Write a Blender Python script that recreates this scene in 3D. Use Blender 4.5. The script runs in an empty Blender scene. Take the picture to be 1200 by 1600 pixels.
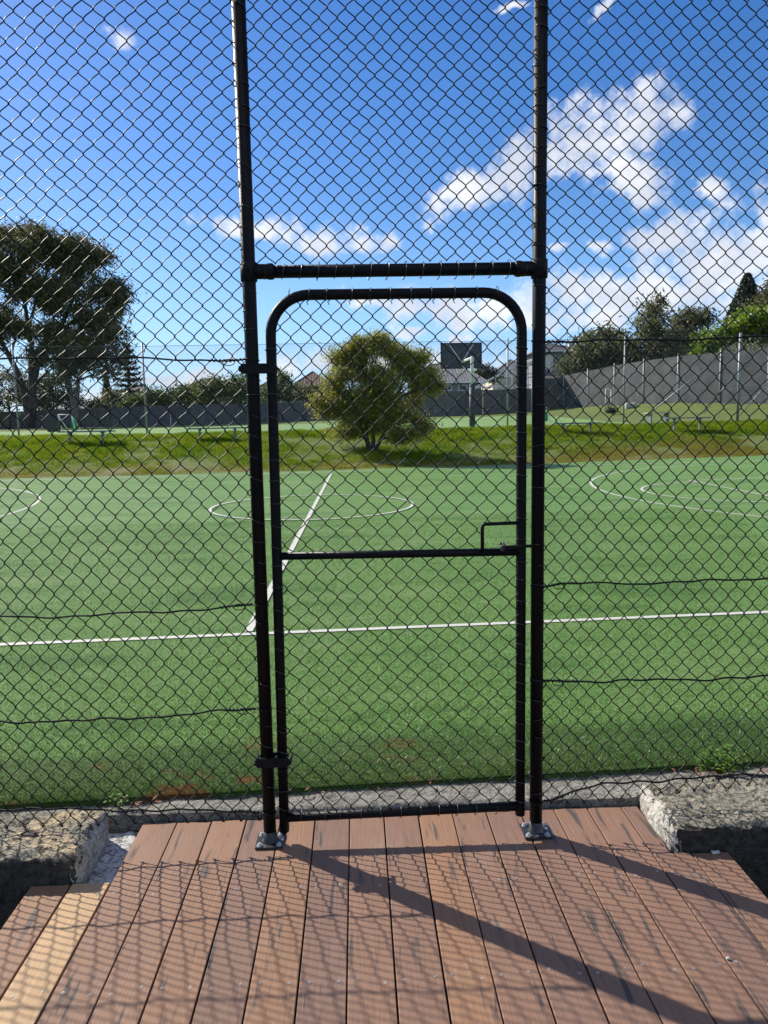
import bpy, bmesh, math, random
import numpy as np
from mathutils import Matrix, Vector
random.seed(7); rng = np.random.default_rng(7)
rad = math.radians
scene = bpy.context.scene
COL = scene.collection

# ------------------------------------------------------------------ camera
F_PX, YAW, PITCH, ROLL = 1172.57, 0.0348, 0.11832, -0.01802
EYE = np.array([0.36896, -2.76195, 1.61216])
_fw = np.array([math.sin(YAW)*math.cos(PITCH), math.cos(YAW)*math.cos(PITCH), -math.sin(PITCH)])
_rt = np.array([math.cos(YAW), -math.sin(YAW), 0.0]); _up = np.cross(_rt, _fw)
RT = math.cos(ROLL)*_rt + math.sin(ROLL)*_up
UP = -math.sin(ROLL)*_rt + math.cos(ROLL)*_up
FW = _fw
cam = bpy.data.cameras.new('camera'); camo = bpy.data.objects.new('camera', cam); COL.objects.link(camo)
cam.sensor_fit = 'VERTICAL'; cam.sensor_height = 36.0; cam.lens = 36.0*F_PX/1600.0
cam.clip_start = 0.05; cam.clip_end = 4000.0
camo.matrix_world = Matrix(((RT[0], UP[0], -FW[0], EYE[0]), (RT[1], UP[1], -FW[1], EYE[1]), (RT[2], UP[2], -FW[2], EYE[2]), (0, 0, 0, 1)))
scene.camera = camo

def vdir(px, py): return FW + (px-600)/F_PX*RT - (py-800)/F_PX*UP
def at(px, py, Y):                       # the point seen at a place in the photograph that stands Y metres beyond the fence
    d = vdir(px, py); return EYE + d*((Y-EYE[1])/d[1])

# ------------------------------------------------------------------ light
SUN_AZ, SUN_EL = rad(-52.2), rad(35.5)    # from straight ahead, to the left
S_DIR = Vector((math.sin(SUN_AZ)*math.cos(SUN_EL), math.cos(SUN_AZ)*math.cos(SUN_EL), math.sin(SUN_EL)))
sun = bpy.data.lights.new('sun', 'SUN'); sun.energy = 5.0; sun.angle = rad(0.53); sun.color = (1.0, 0.93, 0.82)
suno = bpy.data.objects.new('sun', sun); COL.objects.link(suno)
suno.rotation_euler = (-S_DIR).to_track_quat('-Z', 'Y').to_euler(); suno.location = (-20, 15, 30)
scene.cycles.max_bounces = 5; scene.cycles.diffuse_bounces = 2; scene.cycles.glossy_bounces = 2; scene.cycles.transmission_bounces = 3
scene.view_settings.view_transform = 'Standard'; scene.view_settings.look = 'None'
scene.view_settings.gamma = 1.0; scene.view_settings.exposure = 0.68; scene.view_settings.use_curve_mapping = False

# ------------------------------------------------------------------ node helpers
class NT:
    def __init__(s, tree): s.t = tree; s.t.nodes.clear()
    def n(s, typ, inp=None, **kw):
        nd = s.t.nodes.new(typ)
        for k, v in kw.items(): setattr(nd, k, v)
        for k, v in (inp or {}).items(): s.set(nd, k, v)
        return nd
    def set(s, nd, k, v):
        sock = nd.inputs[k]
        if isinstance(v, bpy.types.Node): s.t.links.new(v.outputs[0], sock)
        elif isinstance(v, bpy.types.NodeSocket): s.t.links.new(v, sock)
        else: sock.default_value = v
    def math(s, op, a, b=0.0, c=None, clamp=False):
        d = {0: a, 1: b}
        if c is not None: d[2] = c
        return s.n('ShaderNodeMath', d, operation=op, use_clamp=clamp)
    def mix(s, f, a, b, blend='MIX'):
        nd = s.n('ShaderNodeMix', data_type='RGBA', blend_type=blend)
        s.set(nd, 0, f); s.set(nd, 6, a); s.set(nd, 7, b)
        return nd.outputs[2]
    def ramp(s, f, stops, interp='LINEAR'):
        nd = s.n('ShaderNodeValToRGB', {0: f}); cr = nd.color_ramp; cr.interpolation = interp
        while len(cr.elements) < len(stops): cr.elements.new(0.5)
        for e, (p, c) in zip(cr.elements, stops):
            e.position = p; e.color = (c, c, c, 1) if not isinstance(c, tuple) else (*c[:3], 1)
        return nd.outputs[0]
    def noise(s, vec, scale, detail=3.0, rough=0.55, dist=0.0, out=0):
        return s.n('ShaderNodeTexNoise', {'Vector': vec, 'Scale': scale, 'Detail': detail, 'Roughness': rough, 'Distortion': dist}).outputs[out]
    def smooth(s, v, a, b): 
        return s.n('ShaderNodeMapRange', {0: v, 1: a, 2: b, 3: 0.0, 4: 1.0}, interpolation_type='SMOOTHSTEP').outputs[0]

# ------------------------------------------------------------------ world: sky with clouds
world = bpy.data.worlds.new('World'); scene.world = world; world.use_nodes = True
world.cycles.sampling_method = 'MANUAL'; world.cycles.sample_map_resolution = 256
w = NT(world.node_tree)
sky = w.n('ShaderNodeTexSky', sky_type='NISHITA', sun_disc=False, sun_elevation=SUN_EL, sun_rotation=SUN_AZ,
          altitude=50.0, air_density=1.0, dust_density=0.3, ozone_density=2.2)
hs = w.n('ShaderNodeHueSaturation', {'Hue': 0.512, 'Saturation': 1.36, 'Value': 1.0, 'Color': sky})
gen = w.n('ShaderNodeTexCoord').outputs['Generated']
sep = w.n('ShaderNodeSeparateXYZ', {0: gen})
az = w.math('ARCTAN2', sep.outputs[0], sep.outputs[1]); el = w.math('ARCSINE', sep.outputs[2])
azel = w.n('ShaderNodeCombineXYZ', {0: az, 1: el, 2: 0.0})
def pix_ang(px, py):
    d = vdir(px, py); d = d/np.linalg.norm(d); return math.atan2(d[0], d[1]), math.asin(d[2])
wn = w.n('ShaderNodeTexNoise', {'Vector': azel, 'Scale': 13.0, 'Detail': 3.5, 'Roughness': 0.6})
warp = w.n('ShaderNodeVectorMath', {0: wn.outputs[1], 1: (0.5, 0.5, 0.5)}, operation='SUBTRACT')
warp = w.n('ShaderNodeVectorMath', {0: warp, 'Scale': 0.055}, operation='SCALE')
azw = w.n('ShaderNodeVectorMath', {0: azel, 1: warp}, operation='ADD')
#           px    py   rx   ry  tilt(deg, + = rising to the right)
CLOUDS = [(735, 295, 82, 30, 24), (800, 255, 70, 36, 38), (905, 222, 84, 50, 30), (985, 200, 80, 48, 30), (1003, 158, 28, 30, 0), (1055, 186, 28, 18, 0),
          (975, 275, 70, 36, -20), (1000, 312, 36, 22, -20), (1100, 296, 30, 18, 0), (500, 372, 72, 28, -8), (390, 352, 80, 15, -6), (560, 376, 34, 20, 0),
          (610, 370, 20, 14, 0), (180, 62, 26, 15, 0), (1060, 372, 70, 32, 0), (1190, 372, 90, 54, 20), (1130, 425, 120, 40, 10), (930, 450, 110, 34, 4),
          (1040, 455, 120, 40, 4), (870, 385, 24, 10, 0), (935, 382, 22, 12, 0), (680, 478, 120, 30, -4), (800, 490, 90, 28, 6), (575, 470, 60, 14, -4),
          (900, 500, 110, 26, 0), (720, 525, 40, 12, 0), (640, 520, 30, 10, 0), (600, 570, 240, 24, 0), (1200, 470, 90, 40, 0), 
          (1150, 400, 130, 46, 8), (1000, 445, 150, 38, 4), (760, 486, 130, 30, 0), (945, 14, 26, 7, 20), (800, 3, 30, 5, 0), (285, 630, 150, 18, 0), (90, 620, 120, 16, 0), (300, 590, 90, 12, 0), (770, 590, 80, 18, 0), (1330, 300, 120, 60, 10), (1420, 420, 160, 60, 0), (-260, 560, 160, 26, 0)]
dmin = None
for i, (px, py, rx, ry, tl) in enumerate(CLOUDS):
    a0, e0 = pix_ang(px, py); s = 1.0/F_PX
    mp = w.n('ShaderNodeMapping', {'Vector': azw, 'Location': (a0, e0, 0), 'Rotation': (0, 0, rad(tl)), 'Scale': (rx*s*1.12, ry*s*1.14, 1)}, vector_type='TEXTURE')
    ln = w.n('ShaderNodeVectorMath', {0: mp}, operation='LENGTH').outputs['Value']
    dmin = ln if dmin is None else w.n('ShaderNodeMath', {0: dmin, 1: ln, 2: 0.35}, operation='SMOOTH_MIN').outputs[0]
# broken cloud carries on out of view, cover raised to whiten the ambient light
zc = w.math('ADD', w.math('MAXIMUM', sep.outputs[2], 0.0), 0.12)
pl = w.n('ShaderNodeCombineXYZ', {0: w.math('DIVIDE', sep.outputs[0], zc), 1: w.math('DIVIDE', sep.outputs[1], zc), 2: 0.0})
cn = w.noise(pl, 0.85, 4.0, 0.55)
outside = w.smooth(w.math('ABSOLUTE', w.math('SUBTRACT', az, YAW)), 0.62, 0.8)
gcl = w.math('MULTIPLY', w.math('MULTIPLY', w.math('SUBTRACT', cn, 0.46), 6.0), outside)
fn = w.noise(azel, 26.0, 5.0, 0.62)
fn2 = w.noise(azw, 60.0, 3.0, 0.6)
dens = w.math('ADD', w.math('SUBTRACT', 1.0, dmin), w.math('MULTIPLY', w.math('SUBTRACT', fn, 0.5), 2.3))
dens = w.math('MAXIMUM', dens, w.math('SUBTRACT', gcl, 0.05))
alpha = w.smooth(dens, 0.03, 0.85)
alpha = w.math('MULTIPLY', alpha, w.math('ADD', 0.72, w.math('MULTIPLY', fn2, 0.4)), clamp=True)
# cloud body: brighter where thin and sunlit, greyer in the thick bellies
lit = w.smooth(w.math('ADD', w.noise(azel, 11.0, 3.0, 0.6), w.math('MULTIPLY', dens, -0.12)), 0.3, 0.62)
ccol = w.mix(lit, (5.0, 5.3, 6.0, 1), (7.5, 7.55, 7.6, 1))
haze_el = w.smooth(el, 0.30, 0.0)
skyc = w.mix(w.math('MULTIPLY', haze_el, 0.65), hs.outputs[0], (2.2, 4.7, 8.8, 1))
full = w.mix(alpha, skyc, ccol)
bg = w.n('ShaderNodeBackground', {0: full, 1: 0.094})
w.n('ShaderNodeOutputWorld', {0: bg})

# ------------------------------------------------------------------ materials
MATS = {}
def mat(name):
    m = bpy.data.materials.new(name); m.use_nodes = True; MATS[name] = m
    return m, NT(m.node_tree)
def principled(k, **inp):
    nd = k.n('ShaderNodeBsdfPrincipled')
    for a, v in inp.items(): k.set(nd, a.replace('_', ' '), v)
    return nd
def finish(k, sh): k.n('ShaderNodeOutputMaterial', {0: sh})
def bump(k, h, strength=0.4, dist=0.01): return k.n('ShaderNodeBump', {'Height': h, 'Strength': strength, 'Distance': dist})

def simple(name, col, rough=0.6, metal=0.0, var=0.12, scale=8.0, bmp=0.0, spec=0.5, tint=0.0):
    m, k = mat(name); pos = k.n('ShaderNodeTexCoord').outputs['Object']
    nz = k.noise(pos, scale, 4.0, 0.6)
    lo = tuple(c*(1-var) for c in col); hi = tuple(min(1, c*(1+var)) for c in col)
    c = k.ramp(nz, [(0.3, lo), (0.7, hi)])
    if tint: c = k.n('ShaderNodeHueSaturation', {'Value': k.math('ADD', 1.0-tint/2, k.math('MULTIPLY', k.n('ShaderNodeObjectInfo').outputs['Random'], tint)), 'Color': c}).outputs[0]
    p = principled(k, Base_Color=c, Roughness=rough, Metallic=metal)
    p.inputs['Specular IOR Level'].default_value = spec
    if bmp: k.set(p, 'Normal', bump(k, k.noise(pos, scale*5, 4.0), bmp, 0.01))
    finish(k, p); return m
simple('black_tube', (0.0055, 0.0055, 0.006), 0.46, 0, 0.3, 30, 0.08, 0.14)
simple('black_wire', (0.007, 0.007, 0.007), 0.48, 0, 0.3, 60, 0.0, 0.2)
simple('tie_wire', (0.02, 0.02, 0.02), 0.32, 0.0, 0.3, 60, 0.0, 0.6)
simple('black_fitting', (0.008, 0.008, 0.009), 0.5, 0, 0.35, 40, 0.1, 0.15)
simple('zinc_bolt', (0.5, 0.5, 0.5), 0.45, 0.6, 0.15, 60, 0.1)
simple('screw_steel', (0.42, 0.42, 0.41), 0.5, 0.2, 0.1, 100)
simple('screw_hole', (0.02, 0.02, 0.02), 0.8)
simple('bench_grey', (0.16, 0.19, 0.19), 0.5, 0.3, 0.15, 5)
simple('galv_post', (0.22, 0.24, 0.25), 0.5, 0.5, 0.15, 3)
simple('galv_wire', (0.075, 0.082, 0.085), 0.55, 0.3, 0.15, 3)
simple('pale_post', (0.45, 0.46, 0.44), 0.5, 0.2, 0.15, 3)
simple('white_paint', (0.72, 0.72, 0.70), 0.5, 0, 0.08, 3)
simple('board_back', (0.035, 0.042, 0.06), 0.55, 0, 0.15, 3)
simple('pole_pad', (0.03, 0.035, 0.055), 0.6, 0, 0.15, 5)
simple('net_white', (0.6, 0.6, 0.58), 0.8)
simple('goal_green', (0.01, 0.22, 0.09), 0.6)
simple('bin_dark', (0.018, 0.022, 0.03), 0.6)
simple('fence_grey', (0.108, 0.106, 0.110), 0.8, 0, 0.3, 2.5, 0.2, 0.2, 0.3)
simple('fence_pale_grey', (0.19, 0.2, 0.21), 0.75, 0, 0.15, 1.2)
simple('shade_cloth', (0.098, 0.101, 0.104), 0.9, 0, 0.3, 1.4, 0.3, 0.2, 0.28)
simple('wall_grey', (0.22, 0.225, 0.24), 0.8, 0, 0.08, 1.5)
simple('wall_cream', (0.55, 0.50, 0.42), 0.8, 0, 0.08, 1.5)
simple('wall_brick', (0.20, 0.10, 0.075), 0.85, 0, 0.2, 3)
simple('frame_white', (0.75, 0.75, 0.73), 0.5)
simple('blind_cream', (0.78, 0.74, 0.62), 0.7)
simple('iron_rust', (0.07, 0.035, 0.022), 0.8, 0.2, 0.4, 60, 0.3)
simple('slate_pad', (0.34, 0.33, 0.30), 0.9, 0, 0.15, 6)
simple('stone_pale', (0.5, 0.48, 0.43), 0.9, 0, 0.2, 40, 0.3)
simple('leaf_dead', (0.16, 0.065, 0.03), 0.8, 0, 0.5, 80)

def glass(name):
    m, k = mat(name); finish(k, principled(k, Base_Color=(0.03, 0.04, 0.05, 1), Roughness=0.06))
glass('window_glass')
def sheet_glass():
    m, k = mat('roof_sheet'); p = principled(k, Base_Color=(0.42, 0.46, 0.5, 1), Roughness=0.25)
    tr = k.n('ShaderNodeBsdfTransparent', {0: (0.75, 0.8, 0.84, 1)})
    finish(k, k.n('ShaderNodeMixShader', {0: 0.5, 1: tr, 2: p}))
sheet_glass()
def tiles(name, c1, c2):
    m, k = mat(name); tc = k.n('ShaderNodeTexCoord').outputs['Object']
    sp = k.n('ShaderNodeSeparateXYZ', {0: tc})
    wx = k.n('ShaderNodeTexWave', {'Vector': tc, 'Scale': 1.1, 'Distortion': 0.0}, bands_direction='X').outputs[1]
    wz = k.n('ShaderNodeTexWave', {'Vector': tc, 'Scale': 1.7, 'Distortion': 0.0}, wave_profile='SAW', bands_direction='Z').outputs[1]
    h = k.math('ADD', k.math('MULTIPLY', wx, 0.6), wz)
    c = k.ramp(k.noise(tc, 2.5, 4.0), [(0.3, c1), (0.7, c2)])
    p = principled(k, Base_Color=c, Roughness=0.7); k.set(p, 'Normal', bump(k, h, 0.8, 0.05)); finish(k, p)
tiles('roof_grey', (0.14, 0.14, 0.15), (0.22, 0.22, 0.225))
tiles('roof_dark', (0.055, 0.055, 0.06), (0.085, 0.085, 0.09))
tiles('roof_brown', (0.11, 0.065, 0.05), (0.17, 0.10, 0.075))

def m_turf():
    m, k = mat('turf'); pos = k.n('ShaderNodeNewGeometry').outputs['Position']
    sp = k.n('ShaderNodeSeparateXYZ', {0: pos})
    big = k.noise(pos, 0.5, 3.0, 0.6); mid = k.noise(pos, 5.0, 4.0, 0.6)
    mm = k.n('ShaderNodeMapping', {'Vector': pos, 'Scale': (1.0, 0.45, 1.0)})
    sp1 = k.noise(mm, 240.0, 2.0, 0.7); sp2 = k.noise(pos, 75.0, 3.0, 0.7)
    g = k.math('ADD', k.math('MULTIPLY', sp1, 0.65), k.math('MULTIPLY', sp2, 0.35))
    c = k.ramp(g, [(0.36, (0.015, 0.066, 0.005)), (0.5, (0.082, 0.190, 0.023)), (0.62, (0.30, 0.43, 0.15))])
    c = k.mix(k.math('MULTIPLY', k.smooth(big, 0.4, 0.68), 0.5), c, (0.105, 0.20, 0.055, 1))
    c = k.mix(k.math('MULTIPLY', k.smooth(mid, 0.52, 0.75), 0.25), c, (0.15, 0.19, 0.08, 1))
    wear = k.noise(k.n('ShaderNodeMapping', {'Vector': pos, 'Scale': (0.35, 1.3, 1)}), 1.6, 3.0, 0.65)
    c = k.mix(k.math('MULTIPLY', k.smooth(wear, 0.50, 0.66), 0.55), c, (0.17, 0.255, 0.085, 1))
    c = k.mix(k.math('MULTIPLY', k.smooth(wear, 0.47, 0.34), 0.55), c, (0.035, 0.105, 0.014, 1))
    # soil and rust trodden into the pile next to the concrete
    y = k.math('SUBTRACT', sp.outputs[1], k.math('ADD', 0.32, k.math('MULTIPLY', sp.outputs[0], 0.05)))
    y = k.math('ADD', y, k.math('MULTIPLY', k.math('SUBTRACT', k.noise(pos, 2.2, 2.0), 0.5), 0.35))
    edge = k.smooth(y, 0.60, 0.38)
    c = k.mix(k.math('MULTIPLY', edge, 0.65), c, (0.036, 0.075, 0.014, 1))
    rs = k.smooth(k.noise(k.n('ShaderNodeMapping', {'Vector': pos, 'Location': (3.1, 0.6, 0), 'Scale': (1, 1.3, 1)}), 3.2, 2.5, 0.65), 0.565, 0.68)
    rs = k.math('MULTIPLY', k.math('MULTIPLY', rs, k.smooth(sp.outputs[0], 1.6, -0.3)), k.smooth(y, 0.72, 0.12))
    c = k.mix(k.math('MULTIPLY', rs, 0.75), c, (0.20, 0.055, 0.025, 1))
    p = principled(k, Base_Color=c, Roughness=0.6); p.inputs['Specular IOR Level'].default_value = 0.12
    p.inputs['Sheen Weight'].default_value = 0.10; p.inputs['Sheen Roughness'].default_value = 0.4; p.inputs['Sheen Tint'].default_value = (0.7, 1.0, 0.6, 1)
    k.set(p, 'Normal', bump(k, g, 0.9, 0.02)); finish(k, p)
m_turf()
def m_turf_blade():
    m, k = mat('turf_blade'); r = k.n('ShaderNodeNewGeometry').outputs['Random Per Island']
    pos = k.n('ShaderNodeNewGeometry').outputs['Position']; sp = k.n('ShaderNodeSeparateXYZ', {0: pos})
    c = k.ramp(r, [(0.0, (0.022, 0.085, 0.008)), (0.55, (0.086, 0.212, 0.022)), (0.85, (0.19, 0.34, 0.08)), (1.0, (0.50, 0.58, 0.34))])
    y = k.math('SUBTRACT', sp.outputs[1], k.math('ADD', 0.32, k.math('MULTIPLY', sp.outputs[0], 0.05)))
    y = k.math('ADD', y, k.math('MULTIPLY', k.math('SUBTRACT', k.noise(pos, 2.2, 2.0), 0.5), 0.35))
    c = k.mix(k.math('MULTIPLY', k.smooth(y, 0.60, 0.38), 0.65), c, (0.036, 0.075, 0.014, 1))
    rs = k.smooth(k.noise(k.n('ShaderNodeMapping', {'Vector': pos, 'Location': (3.1, 0.6, 0), 'Scale': (1, 1.3, 1)}), 3.2, 2.5, 0.65), 0.565, 0.68)
    rs = k.math('MULTIPLY', k.math('MULTIPLY', rs, k.smooth(sp.outputs[0], 1.6, -0.3)), k.smooth(y, 0.72, 0.12))
    c = k.mix(k.math('MULTIPLY', rs, 0.75), c, (0.20, 0.055, 0.025, 1))
    wear = k.noise(k.n('ShaderNodeMapping', {'Vector': pos, 'Scale': (0.35, 1.3, 1)}), 1.6, 3.0, 0.65)
    c = k.mix(k.math('MULTIPLY', k.smooth(wear, 0.50, 0.66), 0.55), c, (0.19, 0.29, 0.09, 1)); c = k.mix(k.math('MULTIPLY', k.smooth(wear, 0.47, 0.34), 0.55), c, (0.035, 0.11, 0.014, 1))
    p = principled(k, Base_Color=c, Roughness=0.35); p.inputs['Specular IOR Level'].default_value = 0.3
    t = k.n('ShaderNodeBsdfTranslucent', {0: c}); finish(k, k.n('ShaderNodeMixShader', {0: 0.4, 1: p, 2: t}))
m_turf_blade()
def m_hard():
    m, k = mat('court_acrylic'); pos = k.n('ShaderNodeNewGeometry').outputs['Position']
    g = k.noise(pos, 60.0, 3.0, 0.7); b = k.noise(pos, 0.4, 3.0)
    c = k.ramp(k.math('ADD', k.math('MULTIPLY', g, 0.5), k.math('MULTIPLY', b, 0.5)), [(0.35, (0.14, 0.24, 0.075)), (0.65, (0.22, 0.34, 0.12))])
    p = principled(k, Base_Color=c, Roughness=0.7); p.inputs['Specular IOR Level'].default_value = 0.15; k.set(p, 'Normal', bump(k, g, 0.5, 0.01)); finish(k, p)
m_hard()
def m_line():
    m, k = mat('line_paint'); pos = k.n('ShaderNodeNewGeometry').outputs['Position']
    g = k.noise(pos, 160.0, 2.0, 0.7)
    c = k.ramp(g, [(0.3, (0.32, 0.34, 0.27)), (0.6, (0.60, 0.59, 0.52))])
    p = principled(k, Base_Color=c, Roughness=0.6); k.set(p, 'Normal', bump(k, g, 0.6, 0.01)); finish(k, p)
m_line()
def m_soil():
    m, k = mat('ground_grass'); pos = k.n('ShaderNodeNewGeometry').outputs['Position']; sp = k.n('ShaderNodeSeparateXYZ', {0: pos})
    a = k.noise(pos, 0.9, 5.0, 0.65); b = k.noise(pos, 26.0, 4.0, 0.75)
    c = k.ramp(k.math('ADD', k.math('MULTIPLY', a, 0.4), k.math('MULTIPLY', b, 0.6)), [(0.36, (0.05, 0.10, 0.012)), (0.5, (0.12, 0.17, 0.022)), (0.66, (0.2, 0.19, 0.045))])
    low = k.smooth(k.math('ADD', sp.outputs[2], k.math('MULTIPLY', a, -0.9)), 0.2, -0.25)
    c = k.mix(k.math('MULTIPLY', low, 0.7), c, (0.19, 0.135, 0.06, 1))
    p = principled(k, Base_Color=c, Roughness=0.9); k.set(p, 'Normal', bump(k, b, 0.8, 0.08)); finish(k, p)
m_soil()
def m_grass():
    m, k = mat('grass_blade'); geo = k.n('ShaderNodeNewGeometry'); pos = geo.outputs['Position']; sp = k.n('ShaderNodeSeparateXYZ', {0: pos})
    a = k.noise(pos, 0.8, 5.0, 0.65)
    a2 = k.noise(pos, 4.5, 4.0, 0.7)
    v = k.math('ADD', k.math('ADD', k.math('MULTIPLY', a, 0.5), k.math('MULTIPLY', a2, 0.45)), k.math('MULTIPLY', geo.outputs['Random Per Island'], 0.22))
    c = k.ramp(v, [(0.40, (0.045, 0.12, 0.006)), (0.58, (0.15, 0.245, 0.010)), (0.78, (0.31, 0.29, 0.03))])
    dry = k.math('MULTIPLY', k.smooth(sp.outputs[0], 4.0, 12.0), 0.45)
    low = k.smooth(k.math('ADD', sp.outputs[2], k.math('ADD', k.math('MULTIPLY', a, -1.0), k.math('MULTIPLY', dry, -1.0))), 0.15, -0.4)
    c = k.mix(k.math('MULTIPLY', low, 0.65), c, (0.27, 0.19, 0.055, 1))
    d = principled(k, Base_Color=c, Roughness=0.7); d.inputs['Specular IOR Level'].default_value = 0.08; t = k.n('ShaderNodeBsdfTranslucent', {0: c})
    finish(k, k.n('ShaderNodeMixShader', {0: 0.5, 1: d, 2: t}))
m_grass()
def m_pit():
    m, k = mat('pit_soil'); pos = k.n('ShaderNodeNewGeometry').outputs['Position']
    b = k.noise(pos, 14.0, 6.0, 0.7)
    c = k.ramp(b, [(0.3, (0.012, 0.010, 0.008)), (0.7, (0.06, 0.05, 0.04))])
    p = principled(k, Base_Color=c, Roughness=0.95); k.set(p, 'Normal', bump(k, b, 1.0, 0.08)); finish(k, p)
m_pit()
def m_board(name, base, dark, streak):
    m, k = mat(name); tc = k.n('ShaderNodeTexCoord').outputs['Object']; oi = k.n('ShaderNodeObjectInfo').outputs['Random']
    off = k.n('ShaderNodeCombineXYZ', {0: k.math('MULTIPLY', oi, 37.0), 1: k.math('MULTIPLY', oi, 91.0), 2: 0.0})
    v = k.n('ShaderNodeVectorMath', {0: tc, 1: off}, operation='ADD')
    grain = k.noise(k.n('ShaderNodeMapping', {'Vector': v, 'Scale': (170.0, 5.0, 40.0)}), 1.0, 4.0, 0.65)
    soft = k.noise(k.n('ShaderNodeMapping', {'Vector': v, 'Scale': (10.0, 1.1, 4.0)}), 1.0, 3.0, 0.5)
    fine = k.noise(v, 420.0, 2.0, 0.7)
    c = k.ramp(grain, [(0.25, tuple(x*0.72 for x in base)), (0.5, base), (0.8, tuple(min(1, x*1.22) for x in base))])
    c = k.mix(k.math('MULTIPLY', k.smooth(soft, 0.35, 0.75), 0.35), c, tuple(x*0.7 for x in base)+(1,))
    c = k.mix(k.math('MULTIPLY', k.smooth(fine, 0.6, 0.75), 0.25), c, tuple(min(1, x*1.5) for x in base)+(1,))
    s = k.noise(k.n('ShaderNodeMapping', {'Vector': v, 'Scale': (30.0, 3.0, 6.0)}), 1.0, 3.0, 0.55, 0.25)
    s = k.math('MULTIPLY', k.smooth(s, 0.58, 0.68), k.smooth(grain, 0.2, 0.55))
    c = k.mix(k.math('MULTIPLY', s, streak), c, dark+(1,))
    tint = k.n('ShaderNodeHueSaturation', {'Hue': k.math('ADD', 0.495, k.math('MULTIPLY', oi, 0.01)), 'Saturation': k.math('ADD', 0.88, k.math('MULTIPLY', oi, 0.2)), 'Value': k.math('ADD', 0.82, k.math('MULTIPLY', oi, 0.34)), 'Color': c})
    gp_ = k.n('ShaderNodeNewGeometry').outputs['Position']; dirt = k.smooth(k.noise(gp_, 3.5, 6.0, 0.7), 0.55, 0.75)
    tint = k.mix(k.math('MULTIPLY', dirt, 0.3), tint, (0.30, 0.24, 0.19, 1))
    p = principled(k, Base_Color=tint, Roughness=0.66); p.inputs['Specular IOR Level'].default_value = 0.3
    h = k.math('ADD', k.math('MULTIPLY', grain, 0.7), k.math('MULTIPLY', fine, 0.3))
    k.set(p, 'Normal', bump(k, h, 0.45, 0.003)); finish(k, p)
m_board('composite_brown', (0.222, 0.125, 0.081), (0.055, 0.050, 0.048), 0.95)
m_board('composite_tan', (0.43, 0.275, 0.145), (0.26, 0.16, 0.08), 0.25)
def m_concrete(name, c1, c2, moss, mossamt, bstr=0.9, sandy=0.0):
    m, k = mat(name); pos = k.n('ShaderNodeNewGeometry').outputs['Position']
    a = k.noise(pos, 6.0, 5.0, 0.65); b = k.noise(pos, 55.0, 5.0, 0.7); d = k.noise(pos, 38.0, 5.0, 0.75, 0.5)
    c = k.ramp(k.math('ADD', k.math('MULTIPLY', a, 0.5), k.math('MULTIPLY', b, 0.5)), [(0.36, c1), (0.64, c2)])
    if sandy: c = k.mix(k.math('MULTIPLY', k.smooth(k.noise(pos, 3.1, 3.0, 0.6), 0.52, 0.66), sandy), c, (0.52, 0.40, 0.24, 1))
    c = k.mix(k.math('MULTIPLY', k.smooth(d, 0.48, 0.57), mossamt), c, moss+(1,))
    vor = k.n('ShaderNodeTexVoronoi', {'Vector': pos, 'Scale': 42.0}).outputs[0]
    c = k.mix(k.math('MULTIPLY', k.smooth(vor, 0.22, 0.08), 0.35), c, tuple(min(1, x*1.25) for x in c2)+(1,))
    p = principled(k, Base_Color=c, Roughness=0.92)
    k.set(p, 'Normal', bump(k, k.math('ADD', d, k.math('MULTIPLY', b, 0.6)), bstr, 0.02)); finish(k, p)
m_concrete('concrete_kerb', (0.15, 0.145, 0.125), (0.33, 0.315, 0.27), (0.06, 0.06, 0.045), 0.7, 0.8)
m_concrete('concrete_old', (0.15, 0.14, 0.105), (0.40, 0.36, 0.27), (0.035, 0.034, 0.024), 0.92, 1.0, 0.8)
m_concrete('concrete_dark', (0.035, 0.030, 0.022), (0.085, 0.072, 0.05), (0.015, 0.013, 0.01), 0.8, 1.0)
m_concrete('concrete_broken', (0.34, 0.32, 0.28), (0.56, 0.54, 0.48), (0.12, 0.11, 0.09), 0.6, 0.9, 0.5)
m_concrete('plaster_white', (0.42, 0.42, 0.42), (0.74, 0.73, 0.72), (0.08, 0.07, 0.06), 0.75, 0.8)
def m_bark(name, c1, c2):
    m, k = mat(name); pos = k.n('ShaderNodeNewGeometry').outputs['Position']
    b = k.noise(k.n('ShaderNodeMapping', {'Vector': pos, 'Scale': (6, 6, 1.2)}), 1.0, 5.0, 0.65)
    p = principled(k, Base_Color=k.ramp(b, [(0.35, c1), (0.65, c2)]), Roughness=0.9); k.set(p, 'Normal', bump(k, b, 0.7, 0.05)); finish(k, p)
m_bark('bark_grey', (0.06, 0.05, 0.042), (0.20, 0.17, 0.14)); m_bark('bark_dark', (0.025, 0.02, 0.016), (0.075, 0.06, 0.05)); m_bark('bark_pale', (0.20, 0.17, 0.14), (0.42, 0.37, 0.32))
def m_leaf(name, dark, mid, light, transl=0.35, rough=0.5):
    m, k = mat(name); geo = k.n('ShaderNodeNewGeometry')
    a = k.noise(geo.outputs['Position'], 0.7, 3.0, 0.6)
    v = k.math('ADD', k.math('MULTIPLY', geo.outputs['Random Per Island'], 0.6), k.math('MULTIPLY', a, 0.5))
    c = k.ramp(v, [(0.25, dark), (0.55, mid), (0.85, light)])
    d = principled(k, Base_Color=c, Roughness=rough); t = k.n('ShaderNodeBsdfTranslucent', {0: c})
    finish(k, k.n('ShaderNodeMixShader', {0: transl, 1: d, 2: t}))
m_leaf('leaf_gum', (0.048, 0.058, 0.020), (0.105, 0.108, 0.040), (0.20, 0.18, 0.08), 0.42)
m_leaf('leaf_shrub', (0.085, 0.105, 0.016), (0.25, 0.25, 0.050), (0.48, 0.43, 0.12), 0.58)
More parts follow.
